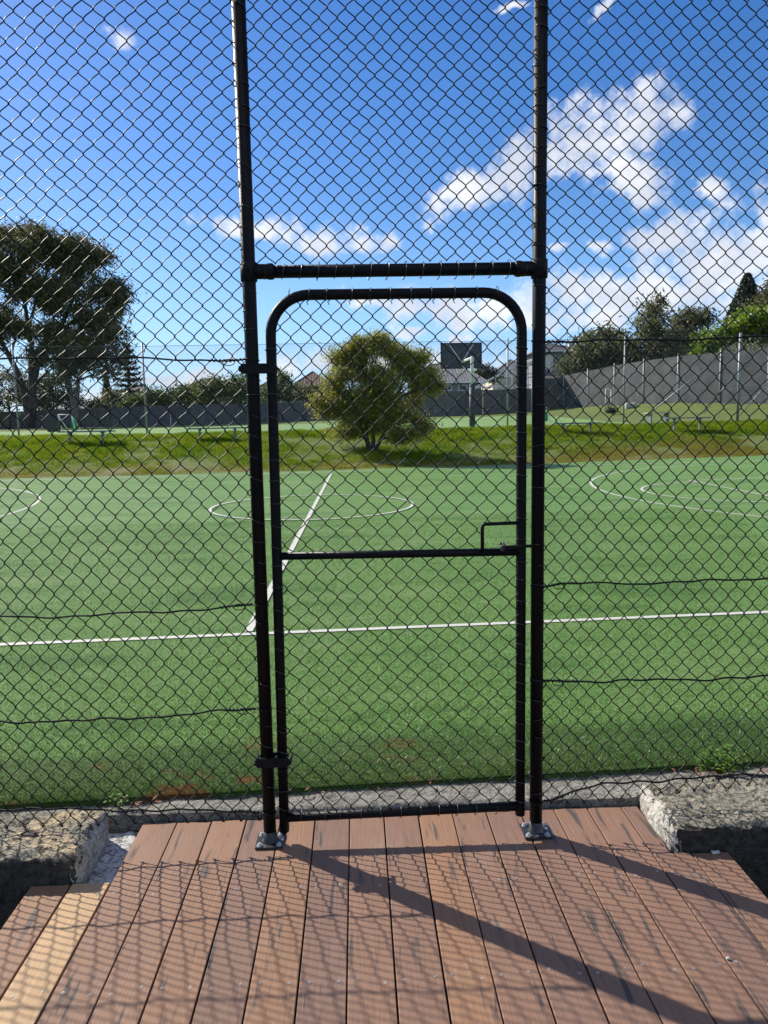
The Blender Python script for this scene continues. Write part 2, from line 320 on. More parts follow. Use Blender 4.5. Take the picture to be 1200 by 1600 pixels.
m_leaf('leaf_dark', (0.012, 0.026, 0.012), (0.025, 0.042, 0.018), (0.045, 0.065, 0.026), 0.2)
m_leaf('leaf_hedge', (0.045, 0.075, 0.016), (0.085, 0.125, 0.028), (0.17, 0.19, 0.05), 0.4)
m_leaf('leaf_bright', (0.07, 0.13, 0.012), (0.14, 0.22, 0.02), (0.24, 0.31, 0.035), 0.45)
m_leaf('leaf_olive', (0.060, 0.075, 0.028), (0.125, 0.135, 0.055), (0.22, 0.21, 0.10), 0.45)
m_leaf('leaf_pale', (0.10, 0.12, 0.07), (0.18, 0.19, 0.11), (0.28, 0.28, 0.18))
m_leaf('leaf_weed', (0.06, 0.13, 0.014), (0.11, 0.22, 0.022), (0.2, 0.31, 0.05), 0.4)

# ------------------------------------------------------------------ mesh helpers
class MB:
    def __init__(s): s.v = []; s.f = []; s.mi = []; s.n = 0
    def add(s, v, f, mi=0):
        v = np.asarray(v, float).reshape(-1, 3); s.v.append(v)
        for q in f: s.f.append(tuple(int(i)+s.n for i in q)); s.mi.append(mi)
        s.n += len(v); return s
    def box(s, a, b, mi=0):
        (x0, y0, z0), (x1, y1, z1) = a, b
        v = [(x0, y0, z0), (x1, y0, z0), (x1, y1, z0), (x0, y1, z0), (x0, y0, z1), (x1, y0, z1), (x1, y1, z1), (x0, y1, z1)]
        return s.add(v, [(0, 3, 2, 1), (4, 5, 6, 7), (0, 1, 5, 4), (1, 2, 6, 5), (2, 3, 7, 6), (3, 0, 4, 7)], mi)
    def tube(s, pts, r, sides=8, mi=0, caps=True):
        v, f = sweep(pts, r, sides, caps); return s.add(v, f, mi)
    def cyl(s, a, b, r, sides=12, mi=0): return s.tube([a, b], r, sides, mi)
    def prism(s, poly, n0, n1, mi=0):     # polygon (list of 3d points) pushed along a vector
        p = np.asarray(poly, float); k = len(p); v = np.vstack([p+np.asarray(n0), p+np.asarray(n1)])
        f = [tuple(range(k))[::-1], tuple(range(k, 2*k))] + [(i, (i+1) % k, (i+1) % k+k, i+k) for i in range(k)]
        return s.add(v, f, mi)
    def mesh(s, name, mats, smooth=False):
        me = bpy.data.meshes.new(name); me.from_pydata(np.vstack(s.v).tolist(), [], s.f)
        for mt in ([mats] if isinstance(mats, str) else mats): me.materials.append(MATS[mt])
        if any(s.mi): me.polygons.foreach_set('material_index', s.mi)
        if smooth: me.polygons.foreach_set('use_smooth', [True]*len(me.polygons))
        me.update(); return me
    def build(s, name, mats, parent=None, smooth=False, **tags): return link(name, s.mesh(name, mats, smooth), parent, **tags)
def link(name, me, parent=None, loc=None, **tags):
    o = bpy.data.objects.new(name, me); COL.objects.link(o)
    if parent is not None: o.parent = parent
    if loc is not None: o.location = loc
    for k, v in tags.items(): o[k] = v
    return o
def thing(name, label, category, loc=(0, 0, 0), group=None):
    o = link(name, None, None, loc); o.empty_display_size = 0.1; o['label'] = label; o['category'] = category
    if group: o['group'] = group
    return o
def fix(me):
    bm = bmesh.new(); bm.from_mesh(me); bmesh.ops.recalc_face_normals(bm, faces=bm.faces); bm.to_mesh(me); bm.free()
def sweep(pts, r, sides=8, caps=True):
    P = np.asarray(pts, float); n = len(P); r = np.broadcast_to(np.asarray(r, float), (n,))
    T = np.gradient(P, axis=0) if n > 2 else np.repeat((P[1]-P[0])[None], 2, 0)
    T = T/np.maximum(np.linalg.norm(T, axis=1, keepdims=True), 1e-9)
    ref = np.array([0, 1.0, 0]) if abs(T[0][1]) < 0.9 else np.array([1.0, 0, 0])
    N = np.zeros_like(P); N[0] = ref - T[0]*(ref@T[0]); N[0] /= np.linalg.norm(N[0])
    for i in range(1, n):
        a = N[i-1] - T[i]*(N[i-1]@T[i]); N[i] = a/max(np.linalg.norm(a), 1e-9)
    B = np.cross(T, N); an = np.arange(sides)*2*math.pi/sides
    V = (P[:, None] + r[:, None, None]*(np.cos(an)[None, :, None]*N[:, None] + np.sin(an)[None, :, None]*B[:, None])).reshape(-1, 3)
    f = []
    for i in range(n-1):
        a, b = i*sides, (i+1)*sides
        for j in range(sides):
            j2 = (j+1) % sides; f.append((a+j, a+j2, b+j2, b+j))
    if caps: f.append(tuple(range(sides))[::-1]); f.append(tuple(range((n-1)*sides, n*sides)))
    return V, f
def tris_mesh(name, V, nper, material):   # many loose faces of nper corners each, straight from an array (m*nper, 3)
    me = bpy.data.meshes.new(name); nv = len(V); m = nv//nper
    me.vertices.add(nv); me.vertices.foreach_set('co', np.ascontiguousarray(V, dtype=np.float32).ravel())
    me.loops.add(nv); me.loops.foreach_set('vertex_index', np.arange(nv, dtype=np.int32))
    me.polygons.add(m); me.polygons.foreach_set('loop_start', np.arange(0, nv, nper, dtype=np.int32))
    me.update(calc_edges=True); me.materials.append(MATS[material]); return me
def _hash(i): 
    i = i.astype(np.int64); h = (i[..., 0]*374761393 + i[..., 1]*668265263 + i[..., 2]*2147483647) & 0x7fffffff
    h = (h ^ (h >> 13))*1274126177 & 0x7fffffff; return ((h ^ (h >> 16)) & 0xffff)/65535.0
def vnoise(p):
    p = np.asarray(p, float)+1000.0; i = np.floor(p).astype(np.int64); f = p-i; f = f*f*(3-2*f); r = 0
    for dx in (0, 1):
        for dy in (0, 1):
            for dz in (0, 1):
                wgt = (f[..., 0] if dx else 1-f[..., 0])*(f[..., 1] if dy else 1-f[..., 1])*(f[..., 2] if dz else 1-f[..., 2])
                r = r + wgt*_hash(i+np.array([dx, dy, dz]))
    return r
def fbm(p, o=4):
    p = np.asarray(p, float); r = 0; a = 0.5
    for k in range(o): r = r + a*vnoise(p*2**k+17.3*k); a *= 0.5
    return r
def rough_box(a, b, res, amp, freq, seed=0, round_=0.0, fine=0.0):
    a, b = np.array(a, float), np.array(b, float); mb = MB()
    n = np.maximum(2, np.ceil((b-a)/res).astype(int)+1)
    for ax in range(3):
        u, v = [(1, 2), (2, 0), (0, 1)][ax]
        for side in (0, 1):
            U, Vv = np.meshgrid(np.linspace(a[u], b[u], n[u]), np.linspace(a[v], b[v], n[v]), indexing='ij')
            P = np.zeros(U.shape+(3,)); P[..., u] = U; P[..., v] = Vv; P[..., ax] = (b if side else a)[ax]
            P = P.reshape(-1, 3)
            D = np.stack([fbm(P*freq+seed+31*k, 5) for k in range(3)], -1)-0.47
            c = (a+b)/2; e = np.minimum(P-a, b-P); near = (e < round_*1.001).sum(1)
            Q = P + D*amp*2
            if fine: Q = Q + (np.stack([fbm(P*freq*4.5+seed+61*k, 3) for k in range(3)], -1)-0.43)*fine*2
            if round_:
                w_ = np.clip(1-e/round_, 0, 1); k2 = np.sort(w_, 1)[:, 1]
                Q = Q + (c-P)/np.maximum(np.linalg.norm(c-P, axis=1, keepdims=True), 1e-6)*(k2*round_*0.7*(0.4+1.2*fbm(P*freq*1.7+seed, 3)))[:, None]
            nu, nv = n[u], n[v]; f = []
            for i in range(nu-1):
                for j in range(nv-1):
                    q = (i*nv+j, (i+1)*nv+j, (i+1)*nv+j+1, i*nv+j+1); f.append(q if side else q[::-1])
            mb.add(Q, f, 0)
    return mb

# ------------------------------------------------------------------ terrain
CS = 0.0125
def court_z(y): return 0.05 + CS*(y-0.3)
def oc(px, py):
    d = vdir(px, py); t = (0.05+CS*(EYE[1]-0.3)-EYE[2])/(d[2]-CS*d[1]); return EYE+d*t
_be = np.array([oc(-700, 766), oc(0, 748), oc(440, 736), oc(860, 724), oc(1200, 711), oc(1500, 700)])
def bank_y(x): return np.interp(x, _be[:, 0], _be[:, 1])
FAR = [(-500, 686, 100), (0, 671, 80), (230, 666, 70), (380, 662, 66), (490, 658, 62), (690, 651, 55), (830, 642, 59), (880, 637, 60), (960, 632, 54), (1040, 628, 49), (1190, 630, 43), (1500, 632, 36)]
_fp = np.array([at(*f) for f in FAR])
def far_y(x): return np.interp(x, _fp[:, 0], _fp[:, 1])
def far_z(x): return np.interp(x, _fp[:, 0], _fp[:, 2])
BANK_W, CREST = 5.2, 1.27
def ground_h(x, y):
    x = np.asarray(x, float); y = np.asarray(y, float)
    yb = bank_y(x); t = np.clip((y-yb)/BANK_W, 0, 1); zb = court_z(yb)
    z = zb + (CREST-zb)*(t*t*(3-2*t)*0.55+t*0.45)
    yf = far_y(x); s = np.clip((y-yb-BANK_W)/np.maximum(yf-yb-BANK_W, 1), 0, 1.0)
    z = np.where(y > yb+BANK_W, CREST+(far_z(x)-CREST)*s**1.5, z)
    far = np.clip((y-yf-60)/400, 0, 1); z = z - far*3.0
    z = np.where(y < yb, court_z(y)-0.03, z)
    return np.where(y < 0.22, -0.75, z)
xs = np.unique(np.concatenate([np.linspace(-900, -60, 22), np.linspace(-60, -16, 30), np.linspace(-16, 18, 120), np.linspace(18, 60, 30), np.linspace(60, 900, 22)]))
ys = np.unique(np.concatenate([np.linspace(-60, 0.2, 12), [0.23], np.linspace(0.3, 15, 20), np.linspace(15, 32, 80), np.linspace(32, 90, 60), np.linspace(90, 1600, 30)]))
GX, GY = np.meshgrid(xs, ys, indexing='ij'); GZ = ground_h(GX, GY)
GZ = GZ + np.where((GY > bank_y(GX)+0.5) & (GY < bank_y(GX)+BANK_W), (fbm(np.stack([GX*0.8, GY*0.8, 0*GX], -1), 3)-0.45)*0.16, 0)
nv = len(ys); g = MB()
g.add(np.stack([GX, GY, GZ], -1).reshape(-1, 3), [(i*nv+j, (i+1)*nv+j, (i+1)*nv+j+1, i*nv+j+1) for i in range(len(xs)-1) for j in range(nv-1)])
me = g.mesh('ground', ['ground_grass', 'pit_soil'], True)
me.polygons.foreach_set('material_index', [1 if me.vertices[p.vertices[0]].co.y < 0.21 else 0 for p in me.polygons])
link('ground', me, None, kind='structure', label='grassy ground with bank and dark hollow beside the deck')

# lower turf court
def edge_near(x): return 0.345 + 0.047*(x-0.45)
cx_ = np.unique(np.concatenate([np.linspace(-60, -3, 20), np.linspace(-3, 4, 30), np.linspace(4, 60, 20)])); m = MB()
ny = 24; V = []
for x in cx_:
    y0, y1 = edge_near(np.clip(x, -3, 4)) + 0.012*(fbm(np.array([x*3.0, 0, 0]), 3)-0.45)*2, float(bank_y(x))+0.12*math.sin(x*1.3)
    for t in np.linspace(0, 1, ny)**1.5: V.append((x, y0+(y1-y0)*t, court_z(y0+(y1-y0)*t)))
m.add(V, [(i*ny+j, (i+1)*ny+j, (i+1)*ny+j+1, i*ny+j+1) for i in range(len(cx_)-1) for j in range(ny-1)])
# the sheet's cut edge towards the concrete
k0 = m.n; m.add([(x, edge_near(np.clip(x, -3, 4)), court_z(0.3)-z) for x in cx_ for z in (0.002, 0.07)], [(2*i, 2*i+1, 2*i+3, 2*i+2) for i in range(len(cx_)-1)])
court = m.build('lower_court', 'turf', kind='structure', label='green artificial turf court with white lines in front of the grass bank')
def strip(name, pts, width, parent, zf, lift=0.006, closed=False, material='line_paint'):
    P = np.asarray(pts, float)[:, :2]; T = np.gradient(P, axis=0)
    if closed: T[0] = T[-1] = P[1]-P[-2]
    T /= np.linalg.norm(T, axis=1, keepdims=True); N = np.stack([-T[:, 1], T[:, 0]], -1)
    V = []
    for p, n_ in zip(P, N):
        for s in (-1, 1):
            q = p+n_*s*width/2; V.append((q[0], q[1], float(zf(q[0], q[1]))+lift))
    b = MB(); b.add(V, [(2*i, 2*i+2, 2*i+3, 2*i+1) for i in range(len(P)-1)])
    me = b.mesh(name, material); fix(me)
    if me.polygons[0].normal.z < 0: me.flip_normals()
    return link(name, me, parent)
cz = lambda x, y: court_z(y)
def lin(a, b, n=24): return [tuple(np.asarray(a)[:2]+(np.asarray(b)[:2]-np.asarray(a)[:2])*t) for t in np.linspace(0, 1, n)]
p0, p1 = oc(0, 1008), oc(1200, 957); dv = (p1-p0)/np.linalg.norm(p1-p0)
strip('sideline', lin(p0-dv*14, p1+dv*11), 0.062, court, cz)
f0, f1 = oc(0, 751.5), oc(1200, 719.5); dv = (f1-f0)/np.linalg.norm(f1-f0)
strip('sideline', lin(f0-dv*5, f1+dv*2), 0.07, court, cz)
strip('centre_line', lin(oc(388.3, 988.3), oc(517.5, 740.4)+np.array([0, .3, 0])), 0.062, court, cz, 0.010)
def arc(c, r, a0, a1, n=72): return [(c[0]+r*math.cos(a), c[1]+r*math.sin(a)) for a in np.linspace(rad(a0), rad(a1), n)]
strip('centre_circle', arc((-0.43, 10.4), 1.76, 0, 360), 0.055, court, cz, 0.014, True)
strip('three_point_line', arc((11.9, 11.55), 6.7, 95, 265), 0.055, court, cz)
strip('three_point_line', arc((-12.0, 10.2), 6.4, -85, 85), 0.055, court, cz)
strip('free_throw_circle', arc((7.78, 11.35), 1.85, 90, 270), 0.055, court, cz, 0.010)
strip('free_throw_line', lin((7.70, 13.6), (7.72, 9.2)), 0.055, court, cz, 0.014)
strip('key_line', lin((7.70, 13.6), (13.5, 14.4)), 0.055, court, cz, 0.006)
strip('key_line', lin((7.72, 9.2), (13.5, 8.9)), 0.055, court, cz, 0.006)

# upper court on the terrace
m = MB(); ux = np.linspace(-42, 13.5, 60); ny = 26; V = []
for x in ux:
    y0 = float(bank_y(x))+BANK_W+0.9; y1 = min(float(far_y(x))-5.5, 50.0)
    for t in np.linspace(0, 1, ny): V.append((x, y0+(y1-y0)*t, float(ground_h(x, y0+(y1-y0)*t))+0.03))
m.add(V, [(i*ny+j, (i+1)*ny+j, (i+1)*ny+j+1, i*ny+j+1) for i in range(len(ux)-1) for j in range(ny-1)])
upper = m.build('upper_court', 'court_acrylic', kind='structure', label='pale green hard court on the terrace behind the tall wire fence')
uz = lambda x, y: float(ground_h(x, y))+0.03
strip('court_line', lin((-30, 30), (12, 33)), 0.09, upper, uz); strip('court_line', lin((-4.5, 33), (-2.2, 46)), 0.09, upper, uz)
strip('court_line', lin((-32, 44), (12, 47)), 0.1, upper, uz); strip('court_line', lin((-1, 34.5), (9, 35.5)), 0.09, upper, uz)

# concrete edging between deck and turf
m = rough_box((-2.6, -0.35, -0.5), (3.4, 0.0, 0.0), 0.02, 0.011, 9.0, 3, 0.025, 0.004)
me = m.mesh('concrete_kerb', 'concrete_kerb', True)
for v in me.vertices:      # lay it along the turf's edge, its front along the deck's end
    t = (v.co.y+0.35)/0.35; x = v.co.x; v.co.y = (1-t)*0.192+t*(edge_near(min(max(x, -3), 4))+0.05) + (v.co.y+0.35-t*0.35)
    v.co.z += 0.032 if x > -0.7 else 0.028
link('concrete_kerb', me, None, kind='structure', label='weathered concrete edging strip between deck and turf')

# ------------------------------------------------------------------ deck
PITCH_B, BW, BT = 0.1415, 0.1362, 0.023
deck = thing('deck', 'brown composite timber deck with one tan board in the foreground', 'deck')
def board_mesh(name, x0, x1, y0, y1, notch=None, material='composite_brown'):
    bm = bmesh.new()
    poly = [(x0, y0), (x1, y0), (x1, y1), (x0, y1)] if notch is None else [(x0, y0), (x1, y0), (x1, notch[1]), (notch[0], notch[1]), (notch[0], y1), (x0, y1)]
    vs = [bm.verts.new((x, y, 0)) for x, y in poly]; f = bm.faces.new(vs)
    r = bmesh.ops.extrude_face_region(bm, geom=[f]); 
    for v in [e for e in r['geom'] if isinstance(e, bmesh.types.BMVert)]: v.co.z -= BT
    bmesh.ops.recalc_face_normals(bm, faces=bm.faces)
    top = [e for e in bm.edges if all(abs(v.co.z) < 1e-6 for v in e.verts)]
    bmesh.ops.bevel(bm, geom=top, offset=0.0022, segments=2, affect='EDGES', profile=0.5)
    me = bpy.data.meshes.new(name); bm.to_mesh(me); bm.free(); me.materials.append(MATS[material]); return me
sc = MB()
an = np.arange(12)*2*math.pi/12
ring_o = [(0.0046*math.cos(a), 0.0046*math.sin(a), 0.0009) for a in an]; ring_i = [(0.0025*math.cos(a), 0.0025*math.sin(a), 0.0009) for a in an]
ring_b = [(0.0048*math.cos(a), 0.0048*math.sin(a), -0.002) for a in an]; ring_d = [(0.0025*math.cos(a), 0.0025*math.sin(a), -0.0006) for a in an]
sc.add(ring_o+ring_i+ring_b+ring_d, [(i, (i+1) % 12, (i+1) % 12+12, i+12) for i in range(12)]+[(i+24, (i+1) % 12+24, (i+1) % 12, i) for i in range(12)])
for i in range(12): sc.f.append((i+12, (i+1) % 12+12, (i+1) % 12+36, i+36)); sc.mi.append(1)
sc.f.append(tuple(range(36, 48))); sc.mi.append(1)
screw_me = sc.mesh('screw', ['screw_steel', 'screw_hole'])
rows = [-0.29, -0.748, -1.2, -1.65, -2.1, -2.55, -3.0]
for i in range(-3, 15):
    xl = -0.40+PITCH_B*i; yend = 0.178+random.uniform(-0.006, 0.006); matn = 'composite_brown'; wdt = BW; notch = None
    if i in (-3, -2): yend = -0.222+random.uniform(-0.003, 0.003)
    if i == -2: matn = 'composite_tan'; wdt = BW-0.004
    if i == 14: yend = -0.178
    if i == 13: notch = (1.507-xl-BW/2, -0.172+1.6)
    me = board_mesh('board', -wdt/2, wdt/2, -1.9, yend+1.6, notch, matn)
    dx, dz = random.uniform(-0.0008, 0.0008), random.uniform(-0.0012, 0.0008)
    b = link('board', me, deck, (xl+0.002+BW/2+dx, -1.6, dz))
    if i == -2: b['label'] = 'pale tan board among the brown ones'
    for y in rows:
        for s in (-1, 1):
            if i >= 14 and y > -0.3: continue
            o = link('screw', screw_me, b, (s*(0.042+random.uniform(-0.004, 0.004)), y+1.6+random.uniform(-0.008, 0.008)+0.006*s*(-1)**i, 0.0001))
            o.rotation_euler.z = random.uniform(0, 6)
for y in (-0.29, -0.748, -1.2, -1.65, -2.1, -2.55, -3.0):
    x0 = -0.82; MB().box((x0, y-0.022, -0.16), (1.66, y+0.022, -BT-0.003)).build('joist', 'bark_dark', deck)
MB().box((-0.535, 0.12, -0.16), (1.48, 0.164, -BT-0.003)).build('joist', 'bark_dark', deck)

# ------------------------------------------------------------------ broken concrete blocks either side of the deck
def block(name, a, b, shear, label, seed):
    t = thing(name, label, 'concrete block', group='sawn ends of the old concrete wall')
    me = rough_box(a, b, 0.0095, 0.020, 9.0, seed, 0.03, 0.011).mesh('body', ['concrete_old', 'concrete_broken', 'concrete_dark'], True)
    for v in me.vertices: v.co.y += shear*(v.co.x-b[0])
    me.update()
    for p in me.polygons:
        if p.center.z < 0.085 and p.normal.y < -0.3: p.material_index = 2  # front faces below the top take the darker concrete
    return t, me
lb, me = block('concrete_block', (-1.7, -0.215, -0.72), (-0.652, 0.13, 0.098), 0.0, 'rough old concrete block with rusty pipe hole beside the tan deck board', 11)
for p in me.polygons:
    if p.normal.x > 0.6 and p.center.x > -0.70: p.material_index = 1
link('body', me, lb)
pm = MB(); pc = at(44, 1303, -0.06); pc[2] = 0.1
c_ = [(pc[0]+0.026*math.cos(a), pc[1]+0.026*math.sin(a), 0.102) for a in np.linspace(0, 2*math.pi, 25)]
pm.tube(c_, 0.0045, 6, 0, False)
pm.add([(pc[0]+0.024*math.cos(a), pc[1]+0.024*math.sin(a), 0.1025) for a in an], [tuple(range(12))], 1)
pm.build('pipe_stub', ['iron_rust', 'screw_hole'], lb, True)
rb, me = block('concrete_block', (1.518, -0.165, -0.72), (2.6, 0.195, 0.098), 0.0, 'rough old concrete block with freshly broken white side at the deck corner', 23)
for p in me.polygons:
    if p.normal.x < -0.55 and p.center.x < 1.57: p.material_index = 1
link('body', me, rb)
m = rough_box((-0.70, -0.24, -0.5), (-0.552, 0.185, -0.035), 0.012, 0.016, 12.0, 5, 0.012)
m.build('rubble_ledge', 'plaster_white', None, True, kind='structure', label='strip of pale mortar rubble between the block and the deck')

# ------------------------------------------------------------------ chain link
def warp(P, seed=0.0):
    q = np.stack([P[:, 0]*2.3+seed, P[:, 2]*2.3, 0*P[:, 0]+seed], -1); q2 = q*4.1+5
    D = np.stack([vnoise(q)-0.5, 2*(vnoise(q+40)-0.5), vnoise(q+80)-0.5], -1)*np.array([0.018, 0.016, 0.014])
    D += np.stack([vnoise(q2)-0.5, 0*q2[:, 0], vnoise(q2+40)-0.5], -1)*np.array([0.009, 0, 0.009])
    return P+D
SAMP, WSIDES, WR = 5, 5, 0.0021
def wire_paths(x0, x1, cw, zs, keep, seed):
    """zig-zag wires of a woven mesh between x0 and x1 over the knot heights zs; keep(x, z) cuts openings"""
    nw = int(round((x1-x0)/(cw/2))); out = []; dx = cw/2
    for k in range(nw):
        pts = []
        for j in range(len(zs)-1):
            def col(jj): return k if (jj+k) % 2 == 0 else k+1
            ca, cb = col(j), col(j+1)
            xa = x0+ca*dx+(0.0021 if ca > k else -0.0021); xb = x0+cb*dx+(0.0021 if cb > k else -0.0021)
            side = -1.0 if cb > ca else 1.0
            for s in (np.arange(SAMP)/SAMP):
                S = s-0.24*math.sin(2*math.pi*s)/(2*math.pi)
                pts.append((xa+(xb-xa)*S, side*0.0032*math.sin(math.pi*s), zs[j]+(zs[j+1]-zs[j])*s))
        P = warp(np.array(pts), seed); ok = np.array([keep(p[0], p[2]) for p in P]); i = 0
        while i < len(P):
            if ok[i]:
                j = i
                while j < len(P) and ok[j]: j += 1
                if j-i > 3: out.append(P[i:j])
                i = j
            else: i += 1
    return out
def add_wires(parent, paths, hook=False):
    for P in paths:
        if hook:                              # knuckled end at the foot of the mesh
            a = P[0]; s = 1 if P[2][0] > a[0] else -1
            P = np.vstack([[a+np.array([s*0.010, -0.006, 0.012]), a+np.array([s*0.004, -0.007, 0.001]), a+np.array([-s*0.002, -0.003, -0.004])], P])
        b = MB(); b.tube(P, WR, WSIDES); b.build('wire', 'black_wire', parent, True)
def ring(mb, c, axis, R, r=0.0018, tilt=0.0, turn=1.0, n=18, ph=0.0):
    axis = np.asarray(axis, float); axis /= np.linalg.norm(axis)
    u = np.cross(axis, [0, 1, 0]) if abs(axis[1]) < .9 else np.array([1., 0, 0]); u /= np.linalg.norm(u); v = np.cross(axis, u)
    t = np.linspace(0, 2*math.pi*turn, n)+ph
    P = np.asarray(c)+R*(np.cos(t)[:, None]*u+np.sin(t)[:, None]*v)+axis*(tilt*(np.cos(t)))[:, None]
    mb.tube(P, r, 5)
def knots(z0, z1, hfun):
    z = [z0]
    while z[-1] < z1: z.append(z[-1]+hfun(z[-1])/2)
    return z
TOPZ = 3.62; POST_R = 0.0242
def tension_wire(parent, pts, seed, end):
    """pts: control points along x; end: the x of the post side"""
    P = np.array(pts); xs_ = np.linspace(P[0, 0], P[-1, 0], 90)
    z = np.interp(xs_, P[:, 0], P[:, 2])
    tt = np.abs(xs_-end)
    z = z + 0.004*np.sin(xs_*13+seed)+0.0018*np.sin(xs_*31+seed*2)
    y = 0.006*np.sin(xs_*46+seed)
    b = MB(); b.tube(np.stack([xs_, y-0.003, z], -1), 0.0035, 6)
    # twisted tail and the turn round the post
    s = 1 if P[:, 0].mean() > end else -1
    t = np.linspace(0, 1, 120); L = 0.13; x0 = end+s*POST_R
    zz = np.interp(x0+s*L*t, xs_ if s > 0 else xs_, z)
    hel = np.stack([x0+s*L*t, -0.003+0.0052*np.cos(t*2*math.pi*9+seed), zz+0.0052*np.sin(t*2*math.pi*9+seed)], -1)
    b.tube(hel, 0.0017, 5)
    lc = np.array([x0+s*L*0.45, -0.006, np.interp(x0+s*L*.45, xs_, z)-0.006])
    b.tube([lc+np.array([0.022*math.cos(a), 0.003*math.sin(a*2), 0.011*math.sin(a)]) for a in np.linspace(0, 6.0, 22)], 0.0016, 5)
    ring(b, (end, 0, np.interp(end+s*0.03, xs_, z)), (0.05, 0, 1), POST_R+0.0025, 0.0018, 0.002)
    b.build('tension_wire', 'black_wire', parent, True)
hl = lambda z: float(np.interp(z, [1.0, 1.6, 2.6, 3.6], [0.0790, 0.0760, 0.0660, 0.0635]))
hr = lambda z: float(np.interp(z, [1.0, 1.6, 2.6, 3.6], [0.0750, 0.0730, 0.0660, 0.0640]))

# left panel
pl_ = thing('chain_link_panel', 'black chain link panel on the hinge side of the gate', 'chain link fence', (0, 0, 0), 'chain link panels of the near fence')
add_wires(pl_, wire_paths(-0.0335-0.0345*82, 0.001, 0.069, knots(0.103, TOPZ, hl), lambda x, z: True, 1.0), True)
lace = MB()
for z in knots(0.16, TOPZ, lambda z: 2*hl(z)*1.0): ring(lace, (0, 0, z+random.uniform(-.006, .006)), (0.12, 0.1, 1), POST_R+0.0009, 0.0016, 0.007*random.choice([1, 1, -0.4]), 0.5, 18, random.uniform(0, 6))
lace.build('lacing', 'tie_wire', pl_, True, kind='stuff')
for sd, pp in enumerate([[(-900, 566), (0, 562), (120, 558), (250, 562), (385, 562)], [(-900, 985), (0, 964), (130, 962), (260, 955), (395, 946)], [(-900, 1150), (0, 1127), (130, 1126), (260, 1118), (400, 1107)], [(-900, 1255), (0, 1263), (200, 1265), (405, 1267)]]):
    tension_wire(pl_, [at(x, y, 0) for x, y in pp], sd*1.7+0.4, 0.0)
MB().cyl((-2.9, 0, TOPZ+0.02), (0, 0, TOPZ+0.02), 0.0165, 12).build('top_rail', 'black_tube', pl_, True)
# right panel
pr_ = thing('chain_link_panel', 'black chain link panel on the latch side of the gate', 'chain link fence', (0, 0, 0), 'chain link panels of the near fence')
rise = lambda x: 0.08*max(0.0, x-1.2)
paths = wire_paths(1.04+0.001, 1.04+0.033*47, 0.066, knots(0.118, TOPZ, hr), lambda x, z: z > 0.112+rise(x), 4.0)
add_wires(pr_, paths, True)
lace = MB()
for z in knots(0.17, TOPZ, lambda z: 2*hr(z)): ring(lace, (1.04, 0, z+random.uniform(-.006, .006)), (-0.1, 0.1, 1), POST_R+0.0010+random.choice([0, 0, 0.002]), 0.0016, 0.007*random.choice([1, 1, -0.4]), 0.5, 18, random.uniform(0, 6))
lace.build('lacing', 'tie_wire', pr_, True, kind='stuff')
for sd, pp in enumerate([[(850, 533), (960, 533), (1060, 530), (1140, 529), (1200, 527), (1500, 524)], [(850, 917), (920, 910), (1040, 911), (1130, 906), (1200, 902), (1500, 885)], [(850, 1063), (960, 1064), (1080, 1061), (1200, 1057), (1500, 1048)], [(850, 1250), (940, 1225), (1050, 1217), (1200, 1209), (1500, 1200)]]):
    tension_wire(pr_, [at(x, y, 0) for x, y in pp], sd*2.3+3.1, 1.04)
MB().cyl((1.04, 0, TOPZ+0.02), (2.6, 0, TOPZ+0.02), 0.0165, 12).build('top_rail', 'black_tube', pr_, True)
# panel over the gate
RAILZ = 2.152
po_ = thing('chain_link_panel', 'black chain link panel between the posts above the gate crossbar', 'chain link fence', (0, 0, 0), 'chain link panels of the near fence')
add_wires(po_, wire_paths(0.026, 0.026+0.0309*32, 0.0618, knots(RAILZ+0.026, TOPZ, lambda z: 0.0632), lambda x, z: True, 9.0))
lace = MB()
for i in range(16): ring(lace, (0.06+i*0.0618, 0, RAILZ), (1, 0.15, 0.1), 0.0255+random.choice([0, 0.003, 0.006]), 0.0017, 0.008, 0.95, 18, random.uniform(0, 6))
for z in knots(RAILZ+0.07, TOPZ, lambda z: 0.128):
    ring(lace, (0, 0, z+0.02), (-0.1, 0.1, 1), POST_R+0.001, 0.0016, 0.006, 0.3, 10, 4.5); ring(lace, (1.04, 0, z+0.02), (0.1, 0.1, 1), POST_R+0.001, 0.0016, 0.006, 0.3, 10, 4.5)
lace.build('lacing', 'tie_wire', po_, True, kind='stuff')
MB().cyl((0.03, 0, TOPZ+0.02), (1.01, 0, TOPZ+0.02), 0.0165, 12).build('top_rail', 'black_tube', po_, True)

# ------------------------------------------------------------------ posts
def hexbolt(mb, c, r=0.0078, h=0.008, axis=(0, 0, 1), mi=0):
    c = np.asarray(c, float); ax = np.asarray(axis, float)
    mb.tube([c, c+ax*0.0025], r*1.45, 16, mi); mb.tube([c+ax*0.0026, c+ax*h], r, 6, mi); mb.tube([c+ax*h, c+ax*(h+0.004)], r*0.5, 10, mi)
def worn_mat():
    m, k = mat('plate_worn'); pos = k.n('ShaderNodeNewGeometry').outputs['Position']; sp = k.n('ShaderNodeSeparateXYZ', {0: pos})
    n_ = k.noise(pos, 34.0, 5.0, 0.7)
    f = k.smooth(k.math('ADD', n_, k.math('MULTIPLY', sp.outputs[0], 0.04)), 0.62, 0.72)
    c = k.mix(f, (0.02, 0.02, 0.022, 1), (0.25, 0.26, 0.28, 1))
    p = principled(k, Base_Color=c, Roughness=0.45); k.set(p, 'Metallic', k.math('MULTIPLY', f, 0.6)); finish(k, p)
worn_mat()
